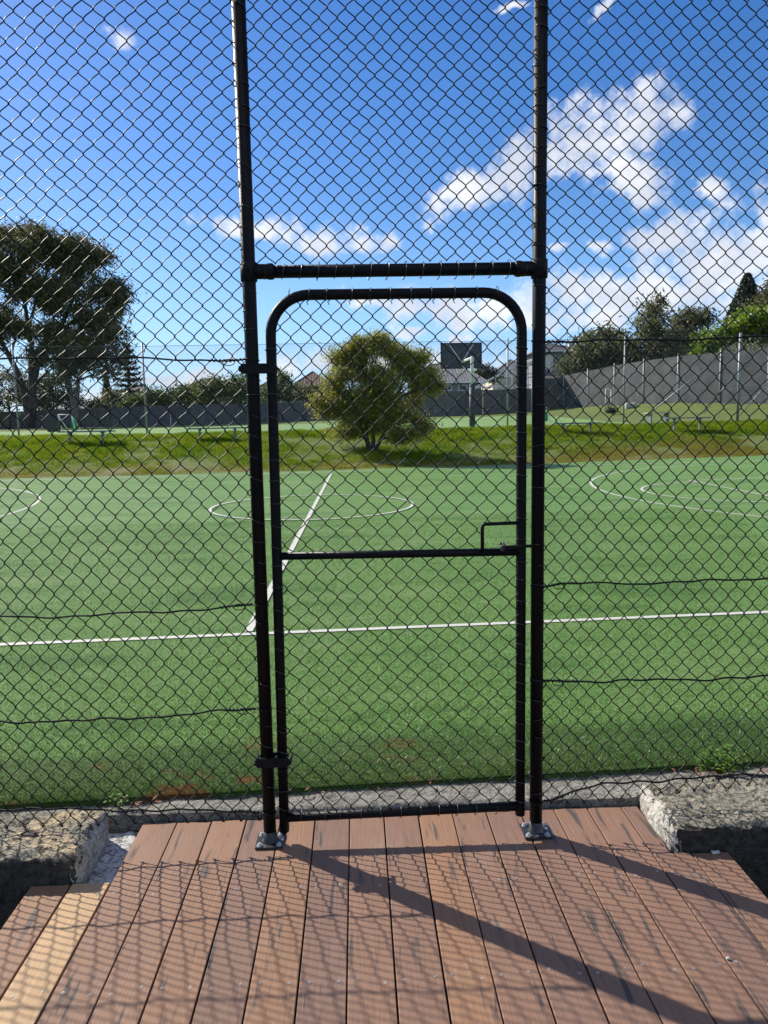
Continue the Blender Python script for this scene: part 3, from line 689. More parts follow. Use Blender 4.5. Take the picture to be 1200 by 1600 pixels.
def post(X, label, tiltx=0.0):
    t = thing('fence_post', label, 'fence post', (X, 0, 0), 'gate posts')
    MB().tube([(0, 0, 0.008), (0, 0, TOPZ+0.06)], POST_R, 28).build('tube', 'black_tube', t, True)
    cap = MB(); cap.tube([(0, 0, TOPZ+0.06), (0, 0, TOPZ+0.075), (0, 0, TOPZ+0.085)], [POST_R+0.003, POST_R+0.002, 0.008], 20); cap.build('cap', 'black_fitting', t, True)
    bm = bmesh.new(); bmesh.ops.create_cube(bm, size=1.0); bmesh.ops.scale(bm, vec=(0.106, 0.106, 0.008), verts=bm.verts); bmesh.ops.translate(bm, vec=(0, 0, 0.0052), verts=bm.verts)
    bmesh.ops.bevel(bm, geom=bm.edges[:], offset=0.0012, segments=2, affect='EDGES'); me = bpy.data.meshes.new('base_plate'); bm.to_mesh(me); bm.free(); me.materials.append(MATS['plate_worn'])
    link('base_plate', me, t)
    b = MB(); b.tube([(0, 0, 0.009), (0, 0, 0.012), (0, 0, 0.02), (0, 0, 0.05)], [POST_R+0.008, POST_R+0.006, POST_R+0.0025, POST_R+0.0006], 24); b.build('weld_collar', 'plate_worn', t, True)
    for sx in (-1, 1):
        for sy in (-1, 1):
            m_ = MB(); hexbolt(m_, (sx*0.037, sy*0.037, 0.0092)); m_.build('bolt', 'zinc_bolt', t)
    return t
post(0.0, 'black steel post on a bolted plate carrying the gate hinges')
post(1.04, 'black steel post with scuffed plate on the latch side of the gate')
# crossbar with its clamp fittings
cb = thing('crossbar', 'black horizontal crossbar joining the two posts above the gate', 'crossbar', (0, 0, RAILZ))
MB().cyl((0.0, 0, 0.0), (1.04, 0, 0.002), 0.0225, 24).build('tube', 'black_tube', cb, True)
for X, s in ((0.0, 1), (1.04, -1)):
    m_ = MB(); m_.tube([(X, 0, -0.034), (X, 0, -0.032), (X, 0, 0.032), (X, 0, 0.034)], [POST_R+0.002, POST_R+0.0055, POST_R+0.0055, POST_R+0.002], 24)
    m_.tube([(X+s*0.0, 0, 0.001), (X+s*0.062, 0, 0.001), (X+s*0.07, 0, 0.001), (X+s*0.084, 0, 0.001), (X+s*0.09, 0, 0.001)], [0.0262, 0.0262, 0.0285, 0.0285, 0.024], 24)
    tf = m_.build('tee_fitting', 'black_fitting', cb, True)
    b_ = MB(); hexbolt(b_, (X, -0.028, 0.0), 0.006, 0.006, (0, -1, 0)); hexbolt(b_, (X+s*0.077, -0.027, 0.0), 0.005, 0.006, (0, -1, 0)); b_.build('grub_screw', 'black_fitting', tf)

# ------------------------------------------------------------------ gate
gate = thing('gate', 'black tube framed chain link gate with rounded top corners, closed between the posts', 'gate', (0.06, 0, 0.05))
G0 = np.array([0.06, 0, 0.05]); GR = 0.0188; TZ = 2.071; LB, LT, RX = 0.056, 0.070, 0.9775
def gp(x, z, y=0.0): return np.array([x, y, z])-G0
fr = [gp(LB, 0.045), gp((LB+LT)/2, 1.0), gp(LT, TZ-0.15)]+[gp(LT+0.14-0.14*math.cos(a), TZ-0.14+0.14*math.sin(a)) for a in np.linspace(0.12, math.pi/2, 10)]
fr += [gp(RX-0.14+0.14*math.sin(a), TZ-0.14+0.14*math.cos(a)) for a in np.linspace(0, math.pi/2-0.12, 10)]+[gp(RX, TZ-0.15), gp(RX, 1.0), gp(RX, 0.078)]
MB().tube(fr, GR, 22).build('frame', 'black_tube', gate, True)
MB().cyl(gp(LB+0.01, 0.100), gp(RX-0.01, 0.113), 0.0175, 20).build('bottom_rail', 'black_tube', gate, True)
MB().cyl(gp(0.063, 1.127), gp(RX, 1.122), 0.0150, 16).build('mid_rail', 'black_tube', gate, True)
# gate mesh, cut out at the latch opening
def gkeep(x, z):
    if x < 0.068 or x > RX: return False
    if 0.826 < x < 0.966 and 1.122 < z < 1.232: return False
    top = TZ-0.01
    for cx0, sgn in ((LT+0.14, -1), (RX-0.14, 1)):
        if sgn*(x-cx0) > 0: top = TZ-0.14+math.sqrt(max(0.0, 0.132**2-min(0.131, abs(x-cx0))**2))
    return 0.105 < z < top
gw = wire_paths(0.060, 0.060+0.0376*25, 0.0752, knots(0.098, TZ, lambda z: 0.079), gkeep, 13.0)
for P in gw:                          # the woven wires pass to either side of the mid rail
    P[:, 1] += np.tanh(P[:, 1]/0.0012)*0.0165*np.exp(-((P[:, 2]-1.125)/0.024)**4)
add_wires(gate, [P-G0 for P in gw])
lace = MB()
for i in range(24):
    z = 0.14+0.079*i
    if z < TZ-0.14:
        xl = LB+(LT-LB)*z/2
        ring(lace, gp(xl, z+random.uniform(-.008, .008)), (0.1, 0.1, 1), GR+0.002, 0.0017, 0.006*random.choice([1, -.5]), 0.94, 16, random.uniform(0, 6)); ring(lace, gp(RX, z+random.uniform(-.008, .008)), (-0.15, 0.1, 1), GR+0.002, 0.0017, 0.007, 0.94, 16, random.uniform(0, 6))
for i in range(11):
    x = 0.13+0.0752*i
    for zz, RR in ((TZ, GR), (0.106, 0.0175)):
        ring(lace, gp(x+random.uniform(-.01, .01), zz), (1, 0.1, 0.15), RR+0.0025, 0.0017, 0.006, 0.97, 16, random.uniform(0, 6))
    zt = TZ-GR                         # twisted tie under the top bar
    if 0.2 < x < 0.86: lace.tube([gp(x+0.006*math.sin(t*9)*(1-t), zt+0.004-0.022*t, 0.006*math.cos(t*9)*(1-t)) for t in np.linspace(0, 1, 16)], 0.0017, 5)
lace.build('lacing', 'tie_wire', gate, True, kind='stuff')
# latch: bracket of flat rod, sliding bolt and its eye
m_ = MB(); m_.tube([gp(0.8295, 1.125, -0.012), gp(0.8295, 1.215, -0.012), gp(0.8315, 1.227, -0.012), gp(0.842, 1.2315, -0.012), gp(0.966, 1.2335, -0.012)], 0.0068, 10)
m_.build('latch_guard', 'black_tube', gate, True)
m_ = MB(); m_.cyl(gp(0.902, 1.145, -0.02), gp(1.02, 1.146, -0.02), 0.0062, 12); bolt = m_.build('slide_bolt', 'black_fitting', gate, True)
m_ = MB(); ring(m_, gp(0.903, 1.148, -0.022), (1, 0.25, 0.0), 0.016, 0.0042, 0, 1.0, 20); m_.box(gp(0.894, 1.136, -0.034), gp(0.912, 1.152, -0.016)); m_.build('bolt_eye', 'plate_worn', bolt, True)
# hinges: two clamped straps each
for z in (1.812, 0.338):
    m_ = MB()
    for y0, y1 in ((-0.034, -0.028), (0.028, 0.034)):
        bmx = bmesh.new(); bmesh.ops.create_cube(bmx, size=1.0); bmesh.ops.scale(bmx, vec=(0.136 if y0 < 0 else 0.112, y1-y0, 0.036 if y0 < 0 else 0.026), verts=bmx.verts)
        bmesh.ops.translate(bmx, vec=Vector(gp(0.024, z, (y0+y1)/2)), verts=bmx.verts); bmesh.ops.bevel(bmx, geom=[e for e in bmx.edges if abs(e.verts[0].co.y-e.verts[1].co.y) > 0.003], offset=0.008, segments=3, affect='EDGES')
        bmx.verts.index_update(); m_.add([v.co[:] for v in bmx.verts], [[v.index for v in f.verts] for f in bmx.faces]); bmx.free()
    h_ = m_.build('hinge', 'black_fitting', gate)
    b_ = MB()
    for x in (-0.040, 0.034, 0.091): b_.cyl(gp(x, z, -0.042), gp(x, z, 0.042), 0.0055, 8)
    b_.build('bolt', 'black_fitting', h_)
MB().tube([gp(LB, 0.046), gp(LB, 0.036), gp(LB-0.001, 0.03)], [0.010, 0.010, 0.006], 10).build('hinge_pin', 'black_fitting', gate)

# ------------------------------------------------------------------ turf pile and bank grass
def blades(x, y, z, h, wd, lean):
    n = len(x); a = rng.uniform(0, 2*math.pi, n); b = rng.uniform(0, 2*math.pi, n); l = rng.uniform(0, 1, n)*lean*h
    V = np.zeros((n, 3, 3)); cx2, sy2 = np.cos(a)*wd/2, np.sin(a)*wd/2
    V[:, 0] = np.stack([x-cx2, y-sy2, z], -1); V[:, 1] = np.stack([x+cx2, y+sy2, z], -1); V[:, 2] = np.stack([x+np.cos(b)*l, y+np.sin(b)*l, z+h], -1)
    return V.reshape(-1, 3)
n = 420000
u = rng.uniform(0, 1, n)**2.0; x = 0.45+rng.uniform(-1, 1, n)*(2.6+3.4*u); y = 0.3+(x-0.45)*0.047+0.045+u*8.5
_p0, _p1 = oc(0, 1008), oc(1200, 957); ly = _p0[1]+(x-_p0[0])*(_p1[1]-_p0[1])/(_p1[0]-_p0[0])
ok = (np.abs(y-ly) > 0.036) & ~((np.abs(x+0.466-(y-2.714)*0.0089) < 0.034) & (y > ly)); x, y = x[ok], y[ok]
V = blades(x, y, court_z(y)-0.001, rng.uniform(0.006, 0.015, len(x)), 0.0026+0.0005*y, 1.3)
link('turf_pile', tris_mesh('turf_pile', V, 3, 'turf_blade'), None, kind='stuff', label='short plastic pile of the green turf next to the concrete')
n = 430000
x = rng.uniform(-16, 19, n); t = rng.uniform(-0.02, 1.32, n); y = bank_y(x)+t*BANK_W
cl = fbm(np.stack([x*0.9, y*0.9, 0*x], -1), 4); cl2 = vnoise(np.stack([x*3.1, y*3.1, 0*x+5], -1))
ok = rng.uniform(0, 1, n) < np.clip(0.35+1.6*(cl-0.25), 0.4, 1); x, y, t, cl, cl2 = x[ok], y[ok], t[ok], cl[ok], cl2[ok]
up_court = t > 1.0+0.9/BANK_W; keep = ~up_court | (x > 13.6); x, y, t, cl, cl2 = x[keep], y[keep], t[keep], cl[keep], cl2[keep]
z = ground_h(x, y)
h = (0.022+0.11*cl2*np.clip(cl*1.6-0.2, 0.2, 1)+0.05*np.clip((t-0.75)*3, 0, 1))*np.clip(0.45+t, 0.45, 1.1)
V = blades(x, y, z-0.02, h*1.3+0.02, 0.02, 0.9)
link('bank_grass', tris_mesh('bank_grass', V, 3, 'grass_blade'), None, kind='stuff', label='sunlit green and dry grass covering the bank')

# ------------------------------------------------------------------ trees
def leaf_quads(C, L, W, droop, outward=None, out_amt=0.0):
    n = len(C); d = rng.normal(size=(n, 3)); d /= np.linalg.norm(d, axis=1, keepdims=True)
    d[:, 2] -= droop
    if outward is not None: d += outward*out_amt
    d /= np.maximum(np.linalg.norm(d, axis=1, keepdims=True), 1e-6)
    s = np.cross(d, rng.normal(size=(n, 3))); s /= np.maximum(np.linalg.norm(s, axis=1, keepdims=True), 1e-6)
    l = (L*rng.uniform(0.6, 1.3, n))[:, None]; w_ = (W*rng.uniform(0.7, 1.3, n))[:, None]
    V = np.stack([C-d*l*.5, C+s*w_*.5, C+d*l*.5, C-s*w_*.5], 1)
    return V.reshape(-1, 3)
def sub_lobes(lobes, k, f):          # break each lobe into smaller tufts so that the outline is uneven and light gets in
    out = []
    for (x, y, z, a, b, c) in lobes:
        out.append((x, y, z, a*(0.3+f), b*(0.3+f), c*(0.3+f)))
        for i in range(k):
            d = rng.normal(size=3); d /= np.linalg.norm(d); q = f*rng.uniform(0.65, 1.3)
            out.append((x+d[0]*a*0.74, y+d[1]*b*0.74, z+d[2]*c*0.74, a*q, b*q, c*q*0.85))
    return out
def crown_points(lobes, nclump, per, sigma, shell=0.5):
    wts = np.array([(a[3]*a[4]*a[5])**0.62 for a in lobes]); wts /= wts.sum(); C = []; O = []
    for lb_, w_ in zip(lobes, wts):
        k = max(3, int(nclump*w_)); d = rng.normal(size=(k, 3)); d /= np.linalg.norm(d, axis=1, keepdims=True)
        r = shell+(1-shell)*rng.uniform(0, 1, k)**0.7; r *= 0.72+0.6*fbm(d*2.1+np.array(lb_[:3])*0.37, 3)
        c = np.array(lb_[:3])+d*r[:, None]*np.array(lb_[3:6]); sg = sigma*rng.uniform(0.5, 1.4, k)
        P = np.repeat(c, per, 0)+rng.normal(size=(k*per, 3))*np.repeat(sg, per)[:, None]*np.array([1, 1, 0.75])
        C.append(P); O.append(np.repeat(d, per, 0))
    return np.vstack(C), np.vstack(O)
def tree(name, label, cat, Y, base, lobes, leaf, nclump, per, L, W, sigma, droop=0.3, out=0.0, shell=0.5, tr=0.3, bark='bark_grey', group=None, stems=None, twig=3, zbase=None, depth=1.0, sink=0.1, sub=(5, 0.48)):
    X = at(base[0], base[1] if len(base) > 1 else 660, Y)[0]; zb = float(ground_h(X, Y)) if zbase is None else zbase
    t = thing(name, label, cat, (X, Y, zb), group); B = np.array([X, Y, zb]); LB3 = []
    for (px, py, rx, ry, *dy) in lobes:
        s = (Y-EYE[1])/F_PX; o = dy[0] if dy else rng.uniform(-0.4, 0.4)*rx*s
        c = at(px, py, Y+o)-B; LB3.append((c[0], c[1], c[2], rx*s, (rx+ry)/2*s*depth, ry*s))
    P, O = crown_points(sub_lobes(LB3, *sub), nclump, per, sigma, shell)
    P = P[P[:, 2] > 0.1]
    link('crown', tris_mesh('crown', leaf_quads(P, L, W, droop, O[:len(P)], out), 4, leaf), t)
    m = MB(); stems = stems or [[(0, 0), (0, 0.55)]]
    ztop = max(l[2] for l in LB3)
    tips = []
    for st in stems:
        pts = [np.array([a, 0.15*math.sin(i*1.9), b]) if i else np.array([a, 0, -sink]) for i, (a, b) in enumerate([(q[0], q[1]*ztop) for q in st])]
        P2 = np.array([np.array([np.interp(u, np.linspace(0, 1, len(pts)), [p[c] for p in pts]) for c in range(3)]) for u in np.linspace(0, 1, 9)])
        P2[1:] += rng.normal(size=(8, 3))*tr*0.12
        rr = tr/max(1, len(stems))**0.5
        m.tube(P2, np.linspace(rr*1.25, rr*0.45, 9), 9); tips.append(P2)
    for i, l in enumerate(LB3):
        c = np.array(l[:3]); best = min(tips, key=lambda q: np.min(np.linalg.norm(q-c, axis=1)))
        cand = best[2:]; j = np.argmin(np.linalg.norm(cand-c, axis=1)*1.0+np.maximum(0, cand[:, 2]-c[2])*2); a = cand[max(0, j-1)]
        for q in range(twig+1):
            e = c if q == 0 else c+rng.normal(size=3)*np.array(l[3:6])*0.45
            st0 = a if q == 0 else a+(c-a)*rng.uniform(0.3, 0.8)
            mid = (st0+e)/2+rng.normal(size=3)*np.linalg.norm(e-st0)*0.09
            m.tube([st0, st0*.5+mid*.5, mid, mid*.5+e*.5, e], np.linspace(tr*(0.34 if q == 0 else 0.13), tr*0.05, 5), 5)
    m.build('trunk', bark, t, True)
    return t
# the shrub on the bank
tree('bushy_shrub', 'olive green feathery shrub with several stems growing on the bank', 'shrub', 21.7, (580, 703),
     [(588, 600, 46, 46), (538, 578, 30, 34), (560, 562, 20, 30), (632, 556, 16, 26), (500, 628, 12, 12), (676, 600, 14, 22), (568, 548, 26, 22), (614, 554, 28, 20), (592, 540, 18, 16), (640, 575, 28, 28), (532, 622, 34, 26), (652, 608, 24, 30), (556, 650, 36, 20), (632, 648, 36, 22), (512, 640, 18, 16), (600, 625, 50, 30), (655, 560, 18, 14), (552, 543, 12, 12), (588, 532, 13, 10), (630, 678, 34, 14), (540, 674, 28, 14), (662, 668, 20, 12), (590, 662, 34, 16), (668, 585, 14, 14), (520, 600, 16, 16)],
     'leaf_shrub', 1650, 40, 0.16, 0.024, 0.14, -0.35, 0.9, 0.35, 0.12, 'bark_dark', stems=[[(0, 0), (-0.35, .25), (-0.7, .6)], [(0.05, 0), (0.15, .3), (0.2, .7)], [(0.1, 0), (0.55, .22), (0.9, .55)], [(-0.05, 0), (-0.2, .3), (-0.1, .75)]], sub=(8, 0.25))
# the gums
tree('gum_tree', 'tall broad gum tree with thick trunk at the edge of the upper court', 'tree', 74, (46,),
     [(20, 402, 66, 40), (80, 388, 58, 32), (128, 412, 46, 30), (160, 448, 34, 30), (180, 474, 18, 24), (60, 450, 54, 34), (110, 470, 50, 30), (148, 498, 36, 24), (15, 505, 40, 30), (-60, 430, 70, 60), (85, 520, 50, 24), (140, 545, 30, 20), (-40, 530, 50, 34), (30, 366, 34, 16), (60, 555, 24, 18), (105, 560, 26, 18), (170, 520, 16, 20)],
     'leaf_gum', 3300, 22, 0.50, 0.115, 0.50, 0.7, 0.2, 0.35, 0.5, 'bark_dark', 'gum trees behind the upper court', stems=[[(0, 0), (0.3, .2), (0.8, .45), (0.2, .75)], [(0, 0), (-0.4, .25), (-2.6, .5), (-4.5, .7)], [(0.2, 0), (0.8, .3), (4.0, .55), (6.0, .75)]], depth=0.9, sub=(7, 0.36))
tree('gum_tree', 'slender gum tree with drooping foliage right of the tall broad one', 'tree', 70, (118,),
     [(150, 560, 34, 22), (178, 535, 30, 24), (130, 545, 30, 24), (100, 575, 24, 22), (170, 580, 20, 18), (186, 562, 14, 14)],
     'leaf_gum', 420, 12, 0.5, 0.12, 0.45, 0.9, 0.1, 0.4, 0.32, 'bark_grey', 'gum trees behind the upper court', stems=[[(0, 0), (0.1, .3), (0.6, .6), (1.8, .9)], [(0, 0), (-0.2, .4), (-0.8, .9)]])
# a layered araucaria pine
def pine(name, label, Y, bx, top, bottom, half, leaf, tiers, group=None):
    X = at(bx, 660, Y)[0]; zb = float(ground_h(X, Y)); t = thing(name, label, 'tree', (X, Y, zb), group); s = (Y-EYE[1])/F_PX
    ztop, zlow = at(bx, top, Y)[2]-zb, at(bx, bottom, Y)[2]-zb
    m = MB(); m.tube([(0, 0, -0.1), (0, 0, ztop*.5), (0, 0, ztop)], [0.28, 0.18, 0.03], 8); C = []
    for i in range(tiers):
        f = i/(tiers-1); z = ztop-(ztop-zlow)*f; R = half*s*(0.12+0.88*f**0.8)
        for k in range(9):
            a = 2*math.pi*k/9+i*0.7; e = np.array([math.cos(a)*R, math.sin(a)*R, z+0.12*R]); st = np.array([0, 0, z])
            m.tube([st, (st+e)/2-np.array([0, 0, 0.06*R]), e], [0.06, 0.045, 0.02], 4)
            q = rng.uniform(0.15, 1, 34)[:, None]; C.append(st+(e-st)*q+np.array([0, 0, -1])*(0.24*R*q*(1-q))+rng.normal(size=(34, 3))*np.array([.16, .16, .09]))
    m.build('trunk', 'bark_dark', t, True)
    link('crown', tris_mesh('crown', leaf_quads(np.vstack(C), 0.42, 0.12, 0.0), 4, leaf), t)
pine('pine_tree', 'tiered dark pine standing behind the far fence beside the gum trees', 82, 205, 540, 612, 27, 'leaf_dark', 9)
def cypress(label, Y, bx, top, half, leaf, n_, lean=0.0, group=None):
    X = at(bx, 660, Y)[0]; zb = float(ground_h(X, Y)); t = thing('cypress_tree', label, 'tree', (X, Y, zb), group); s = (Y-EYE[1])/F_PX
    H = at(bx, top, Y)[2]-zb; u = rng.uniform(0.04, 1, n_); a = rng.uniform(0, 2*math.pi, n_)
    R = half*s*np.minimum(1, (1-u)**0.75*1.9+0.05)*(0.8+0.4*fbm(np.stack([np.cos(a)*2, np.sin(a)*2, u*9], -1), 3)*1.4)*rng.uniform(0.75, 1, n_)
    C = np.stack([np.cos(a)*R+lean*u*half*s, np.sin(a)*R, u*H], -1)
    link('crown', tris_mesh('crown', leaf_quads(C, 0.5, 0.16, -0.8), 4, leaf), t)
    m = MB(); m.tube([(0, 0, -.1), (lean*.5*half*s, 0, H*.5), (lean*half*s*.95, 0, H*.95)], [0.3, 0.2, 0.04], 8); m.build('trunk', 'bark_dark', t, True)
cypress('slim dark cypress behind the low roofs near the tiered pine', 96, 170, 586, 7, 'leaf_dark', 2600)
cypress('tall dense dark cypress rising above the bright green tree', 88, 1152, 428, 32, 'leaf_dark', 16000, 0.25)
# trees and bushes behind the fences
def bush(label, Y, bx, lobes, leaf, ncl, per=12, L=0.4, W=0.13, sg=0.35, name='bush', cat='bush', tr=0.14, group=None, bark='bark_dark', twig=2, stems=None, droop=0.1, shell=0.35, zbase=None):
    return tree(name, label, cat, Y, (bx,), lobes, leaf, ncl, per, L, W, sg, droop, 0.25, shell, tr, bark, group, stems, twig, zbase)
HG = 'bushes behind the far fence'
bush('yellow green bush next to the tiered pine behind the fence', 76, 228, [(228, 622, 22, 16), (210, 632, 18, 14), (245, 628, 16, 16)], 'leaf_hedge', 260, group=HG)
bush('dark rounded bush behind the fence below the grey hip roof', 77, 285, [(285, 618, 34, 20), (262, 628, 26, 18), (310, 622, 26, 20)], 'leaf_hedge', 420, group=HG)
bush('large leafy bush behind the fence just left of the hinge post', 75, 352, [(352, 610, 36, 24), (330, 624, 28, 18), (378, 612, 24, 24), (395, 624, 20, 18)], 'leaf_hedge', 520, group=HG)
bush('small dark green bush seen through the gate beside the brown roof', 72, 440, [(440, 602, 22, 22), (425, 618, 20, 16), (456, 616, 18, 16)], 'leaf_hedge', 330, group=HG)
bush('low grey green bush at the foot of the brown roofed house', 70, 478, [(478, 618, 20, 10), (495, 615, 16, 12)], 'leaf_olive', 160, group=HG)
bush('dark shrub mass under the tall broad gum tree', 78, 15, [(15, 600, 40, 36), (-30, 620, 40, 34), (50, 620, 30, 30)], 'leaf_gum', 520, group=HG)
bush('brownish shrub between the two gum trunks', 80, 90, [(90, 610, 34, 28), (75, 635, 26, 20), (112, 630, 22, 22)], 'leaf_olive', 380, group=HG)
bush('rusty twiggy bush in front of the low roofs under the gums', 79, 172, [(172, 628, 20, 16), (155, 636, 18, 12), (190, 632, 14, 14)], 'leaf_olive', 240, group=HG)
bush('small dark tree peeping between the backboard and the white frames', 80, 752, [(752, 582, 18, 10), (740, 588, 16, 9), (766, 586, 14, 9)], 'leaf_dark', 160, group=HG)
TG = 'trees behind the shade cloth fence'
bush('dense olive tree beside the two storey house', 68, 925, [(930, 545, 38, 32), (905, 565, 30, 26), (955, 565, 38, 30), (920, 588, 40, 16), (945, 522, 22, 18), (970, 545, 26, 24)], 'leaf_olive', 900, 13, 0.42, 0.14, 0.38, 'tree', 'tree', 0.22, TG, 'bark_pale', 3)
bush('tall thin topped tree in the middle of the row behind shade cloth', 66, 1005, [(1010, 540, 36, 34), (985, 560, 30, 26), (1015, 505, 26, 26), (1010, 480, 16, 16), (1035, 490, 14, 14), (1040, 550, 34, 30), (1000, 570, 54, 20), (1030, 468, 7, 8), (975, 540, 26, 26), (1058, 530, 26, 24)], 'leaf_olive', 900, 12, 0.42, 0.13, 0.4, 'tree', 'tree', 0.24, TG, 'bark_pale', 5, shell=0.25)
bush('grey green tree left of the tall dense cypress', 72, 1075, [(1075, 520, 38, 30), (1090, 505, 24, 20), (1050, 545, 36, 30), (1100, 545, 34, 28), (1070, 497, 20, 13), (1120, 560, 30, 22)], 'leaf_gum', 800, 12, 0.42, 0.13, 0.38, 'tree', 'tree', 0.22, TG, 'bark_grey', 3)
bush('bright yellow green leafy tree below the tall dense cypress', 60, 1165, [(1165, 505, 36, 26), (1195, 500, 40, 30), (1130, 530, 34, 22), (1180, 535, 50, 26), (1110, 545, 22, 14), (1235, 520, 40, 40)], 'leaf_bright', 1000, 11, 0.36, 0.2, 0.34, 'tree', 'tree', 0.2, TG, 'bark_dark', 2)
bush('dull green tree top at the frame edge above the bright tree', 84, 1205, [(1205, 470, 22, 28), (1225, 500, 30, 40)], 'leaf_gum', 340, 12, 0.42, 0.15, 0.38, 'tree', 'tree', 0.2, TG)
bush('pale silvery shrub behind the braced corner post', 50, 1140, [(1140, 575, 30, 22), (1170, 560, 34, 24), (1115, 590, 26, 18), (1195, 580, 30, 30)], 'leaf_pale', 620, 12, 0.3, 0.11, 0.3, group=TG)
bush('dark round shrub on the grass slope by the white frame', 47, 957, [(957, 645, 7, 7), (953, 641, 5, 5)], 'leaf_dark', 60, 12, 0.16, 0.07, 0.1, tr=0.04)

# ------------------------------------------------------------------ fences of the terrace
wf = thing('wire_fence', 'tall grey chain link fence with steel posts along the top of the bank', 'wire fence')
WP = [(-165, 541, 700, 26.4), (30, 536, 685, 26.6), (230, 536, 682, 27.2), (422, 533, 679, 28.0), (612, 530, 676, 29.0), (793, 528, 672, 29.8), (974, 524, 668, 30.8), (1152, 520, 662, 31.6), (1330, 518, 658, 32.4)]
base = []; tops = []
for px, t_, b_, Y in WP:
    p = at(px, b_, Y); q = at(px, t_, Y); zb = float(ground_h(p[0], Y)); r = 0.065 if px == 1152 else 0.036
    MB().cyl((p[0], Y, zb-0.1), (p[0], Y, q[2]), r, 10).build('post', 'galv_post', wf, True); base.append(np.array([p[0], Y, zb+0.05])); tops.append(np.array([p[0], Y, q[2]-0.12]))
for i in range(len(base)-1):
    a, b, c, d = base[i], base[i+1], tops[i], tops[i+1]; Lb = np.linalg.norm(b-a); H = (c-a)[2]; m = MB(); pitch = 0.072
    m.tube([c, d], 0.008, 5); m.tube([a, b], 0.004, 4)
    for s in (-1, 1):
        k = -H
        while k < Lb+H:
            x0, x1 = k, k+s*H; t0, t1 = 0.0, 1.0      # clip the straight diagonal to the bay
            if x1 != x0:
                ta, tb = (0-x0)/(x1-x0), (Lb-x0)/(x1-x0); lo, hi = min(ta, tb), max(ta, tb); t0, t1 = max(0, lo), min(1, hi)
            if t1 > t0:
                def pt(t): 
                    u = (x0+(x1-x0)*t)/Lb; return (a+(b-a)*u)*(1-t)+(c+(d-c)*u)*t
                m.tube([pt(t0), pt(t1)], 0.0021, 3, 0, False)
            k += pitch
    m.build('wire_mesh', 'galv_wire', wf, kind='stuff')
for (ax, ay), (bx, by) in [((1147, 541), (1000, 657)), ((1149, 584), (1100, 645)), ((1200, 598), (1157, 648))]:
    m = MB(); m.cyl(at(ax, ay, 31.7), at(bx, by, 32.6), 0.03, 8); m.build('brace', 'galv_post', wf, True)
for py in (566, 603, 617): m = MB(); m.cyl(at(1154, py, 31.6), at(1330, py-4, 32.4), 0.022, 8); m.build('rail', 'galv_post', wf, True)

def line_pts(fr, to, n): return [np.array(fr)+(np.array(to)-np.array(fr))*i/n for i in range(n+1)]
def panel_fence(name, label, pts, heights, step, material, postmat, posth=0.0, rib=0.2):
    t = thing(name, label, 'fence')
    P = [np.array([p[0], p[1]]) for p in pts]; cum = [0]
    for a, b in zip(P, P[1:]): cum.append(cum[-1]+np.linalg.norm(b-a))
    n = int(cum[-1]/step); S = np.linspace(0, cum[-1], n+1)
    X = np.interp(S, cum, [p[0] for p in P]); Yv = np.interp(S, cum, [p[1] for p in P]); Hh = np.interp(S, cum, heights)
    for i in range(n):
        a = np.array([X[i], Yv[i], float(ground_h(X[i], Yv[i]))]); b = np.array([X[i+1], Yv[i+1], float(ground_h(X[i+1], Yv[i+1]))])
        d = (b-a)/np.linalg.norm(b-a); nn = np.array([d[1], -d[0], 0]); L = np.linalg.norm(b-a)
        k = max(2, int(L/rib)); V = []; m = MB(); hv = random.uniform(-0.02, 0.02)
        for j in range(k+1):                                  # ribbed sheet with thickness
            o = (0.02 if j % 2 else -0.02)*(1 if rib < 1 else 0.3); q = a+(b-a)*(0.012+0.976*j/k); hh = Hh[i]+(Hh[i+1]-Hh[i])*j/k+hv
            for off in (o, o+0.03): V += [q+nn*off+np.array([0, 0, -0.1]), q+nn*off+np.array([0, 0, hh])]
        f = []
        for j in range(k):
            a4, b4 = 4*j, 4*j+4
            f += [(a4, b4, b4+1, a4+1), (a4+2, a4+3, b4+3, b4+2), (a4+1, b4+1, b4+3, a4+3)]
        f += [(0, 1, 3, 2), (4*k, 4*k+2, 4*k+3, 4*k+1)]
        m.add(V, f); m.build('panel', material, t)
        pm = MB(); pm.cyl(a+nn*0.05+np.array([0, 0, -0.1]), a+nn*0.05+np.array([0, 0, Hh[i]+posth]), 0.035, 8); pm.build('post', postmat, t, True)
    return t
lf = [_fp[i] for i in range(0, 7)]
def hgt(i, top): return at(FAR[i][0], top, FAR[i][2])[2]-_fp[i][2]
panel_fence('paling_fence', 'long dark grey boundary fence behind the upper court', lf, [1.9, hgt(1, 644), hgt(2, 634), hgt(3, 631), hgt(4, 625), hgt(5, 612), hgt(6, 607)], 2.4, 'fence_grey', 'fence_grey', 0.03)
rf = [_fp[i] for i in range(6, 12)]
panel_fence('shade_cloth_fence', 'tall grey shade cloth fence climbing along the grass slope', rf, [hgt(6, 600), hgt(7, 587), hgt(8, 571), hgt(9, 558), hgt(10, 545), 3.0], 3.0, 'shade_cloth', 'pale_post', 0.15, 1.2)
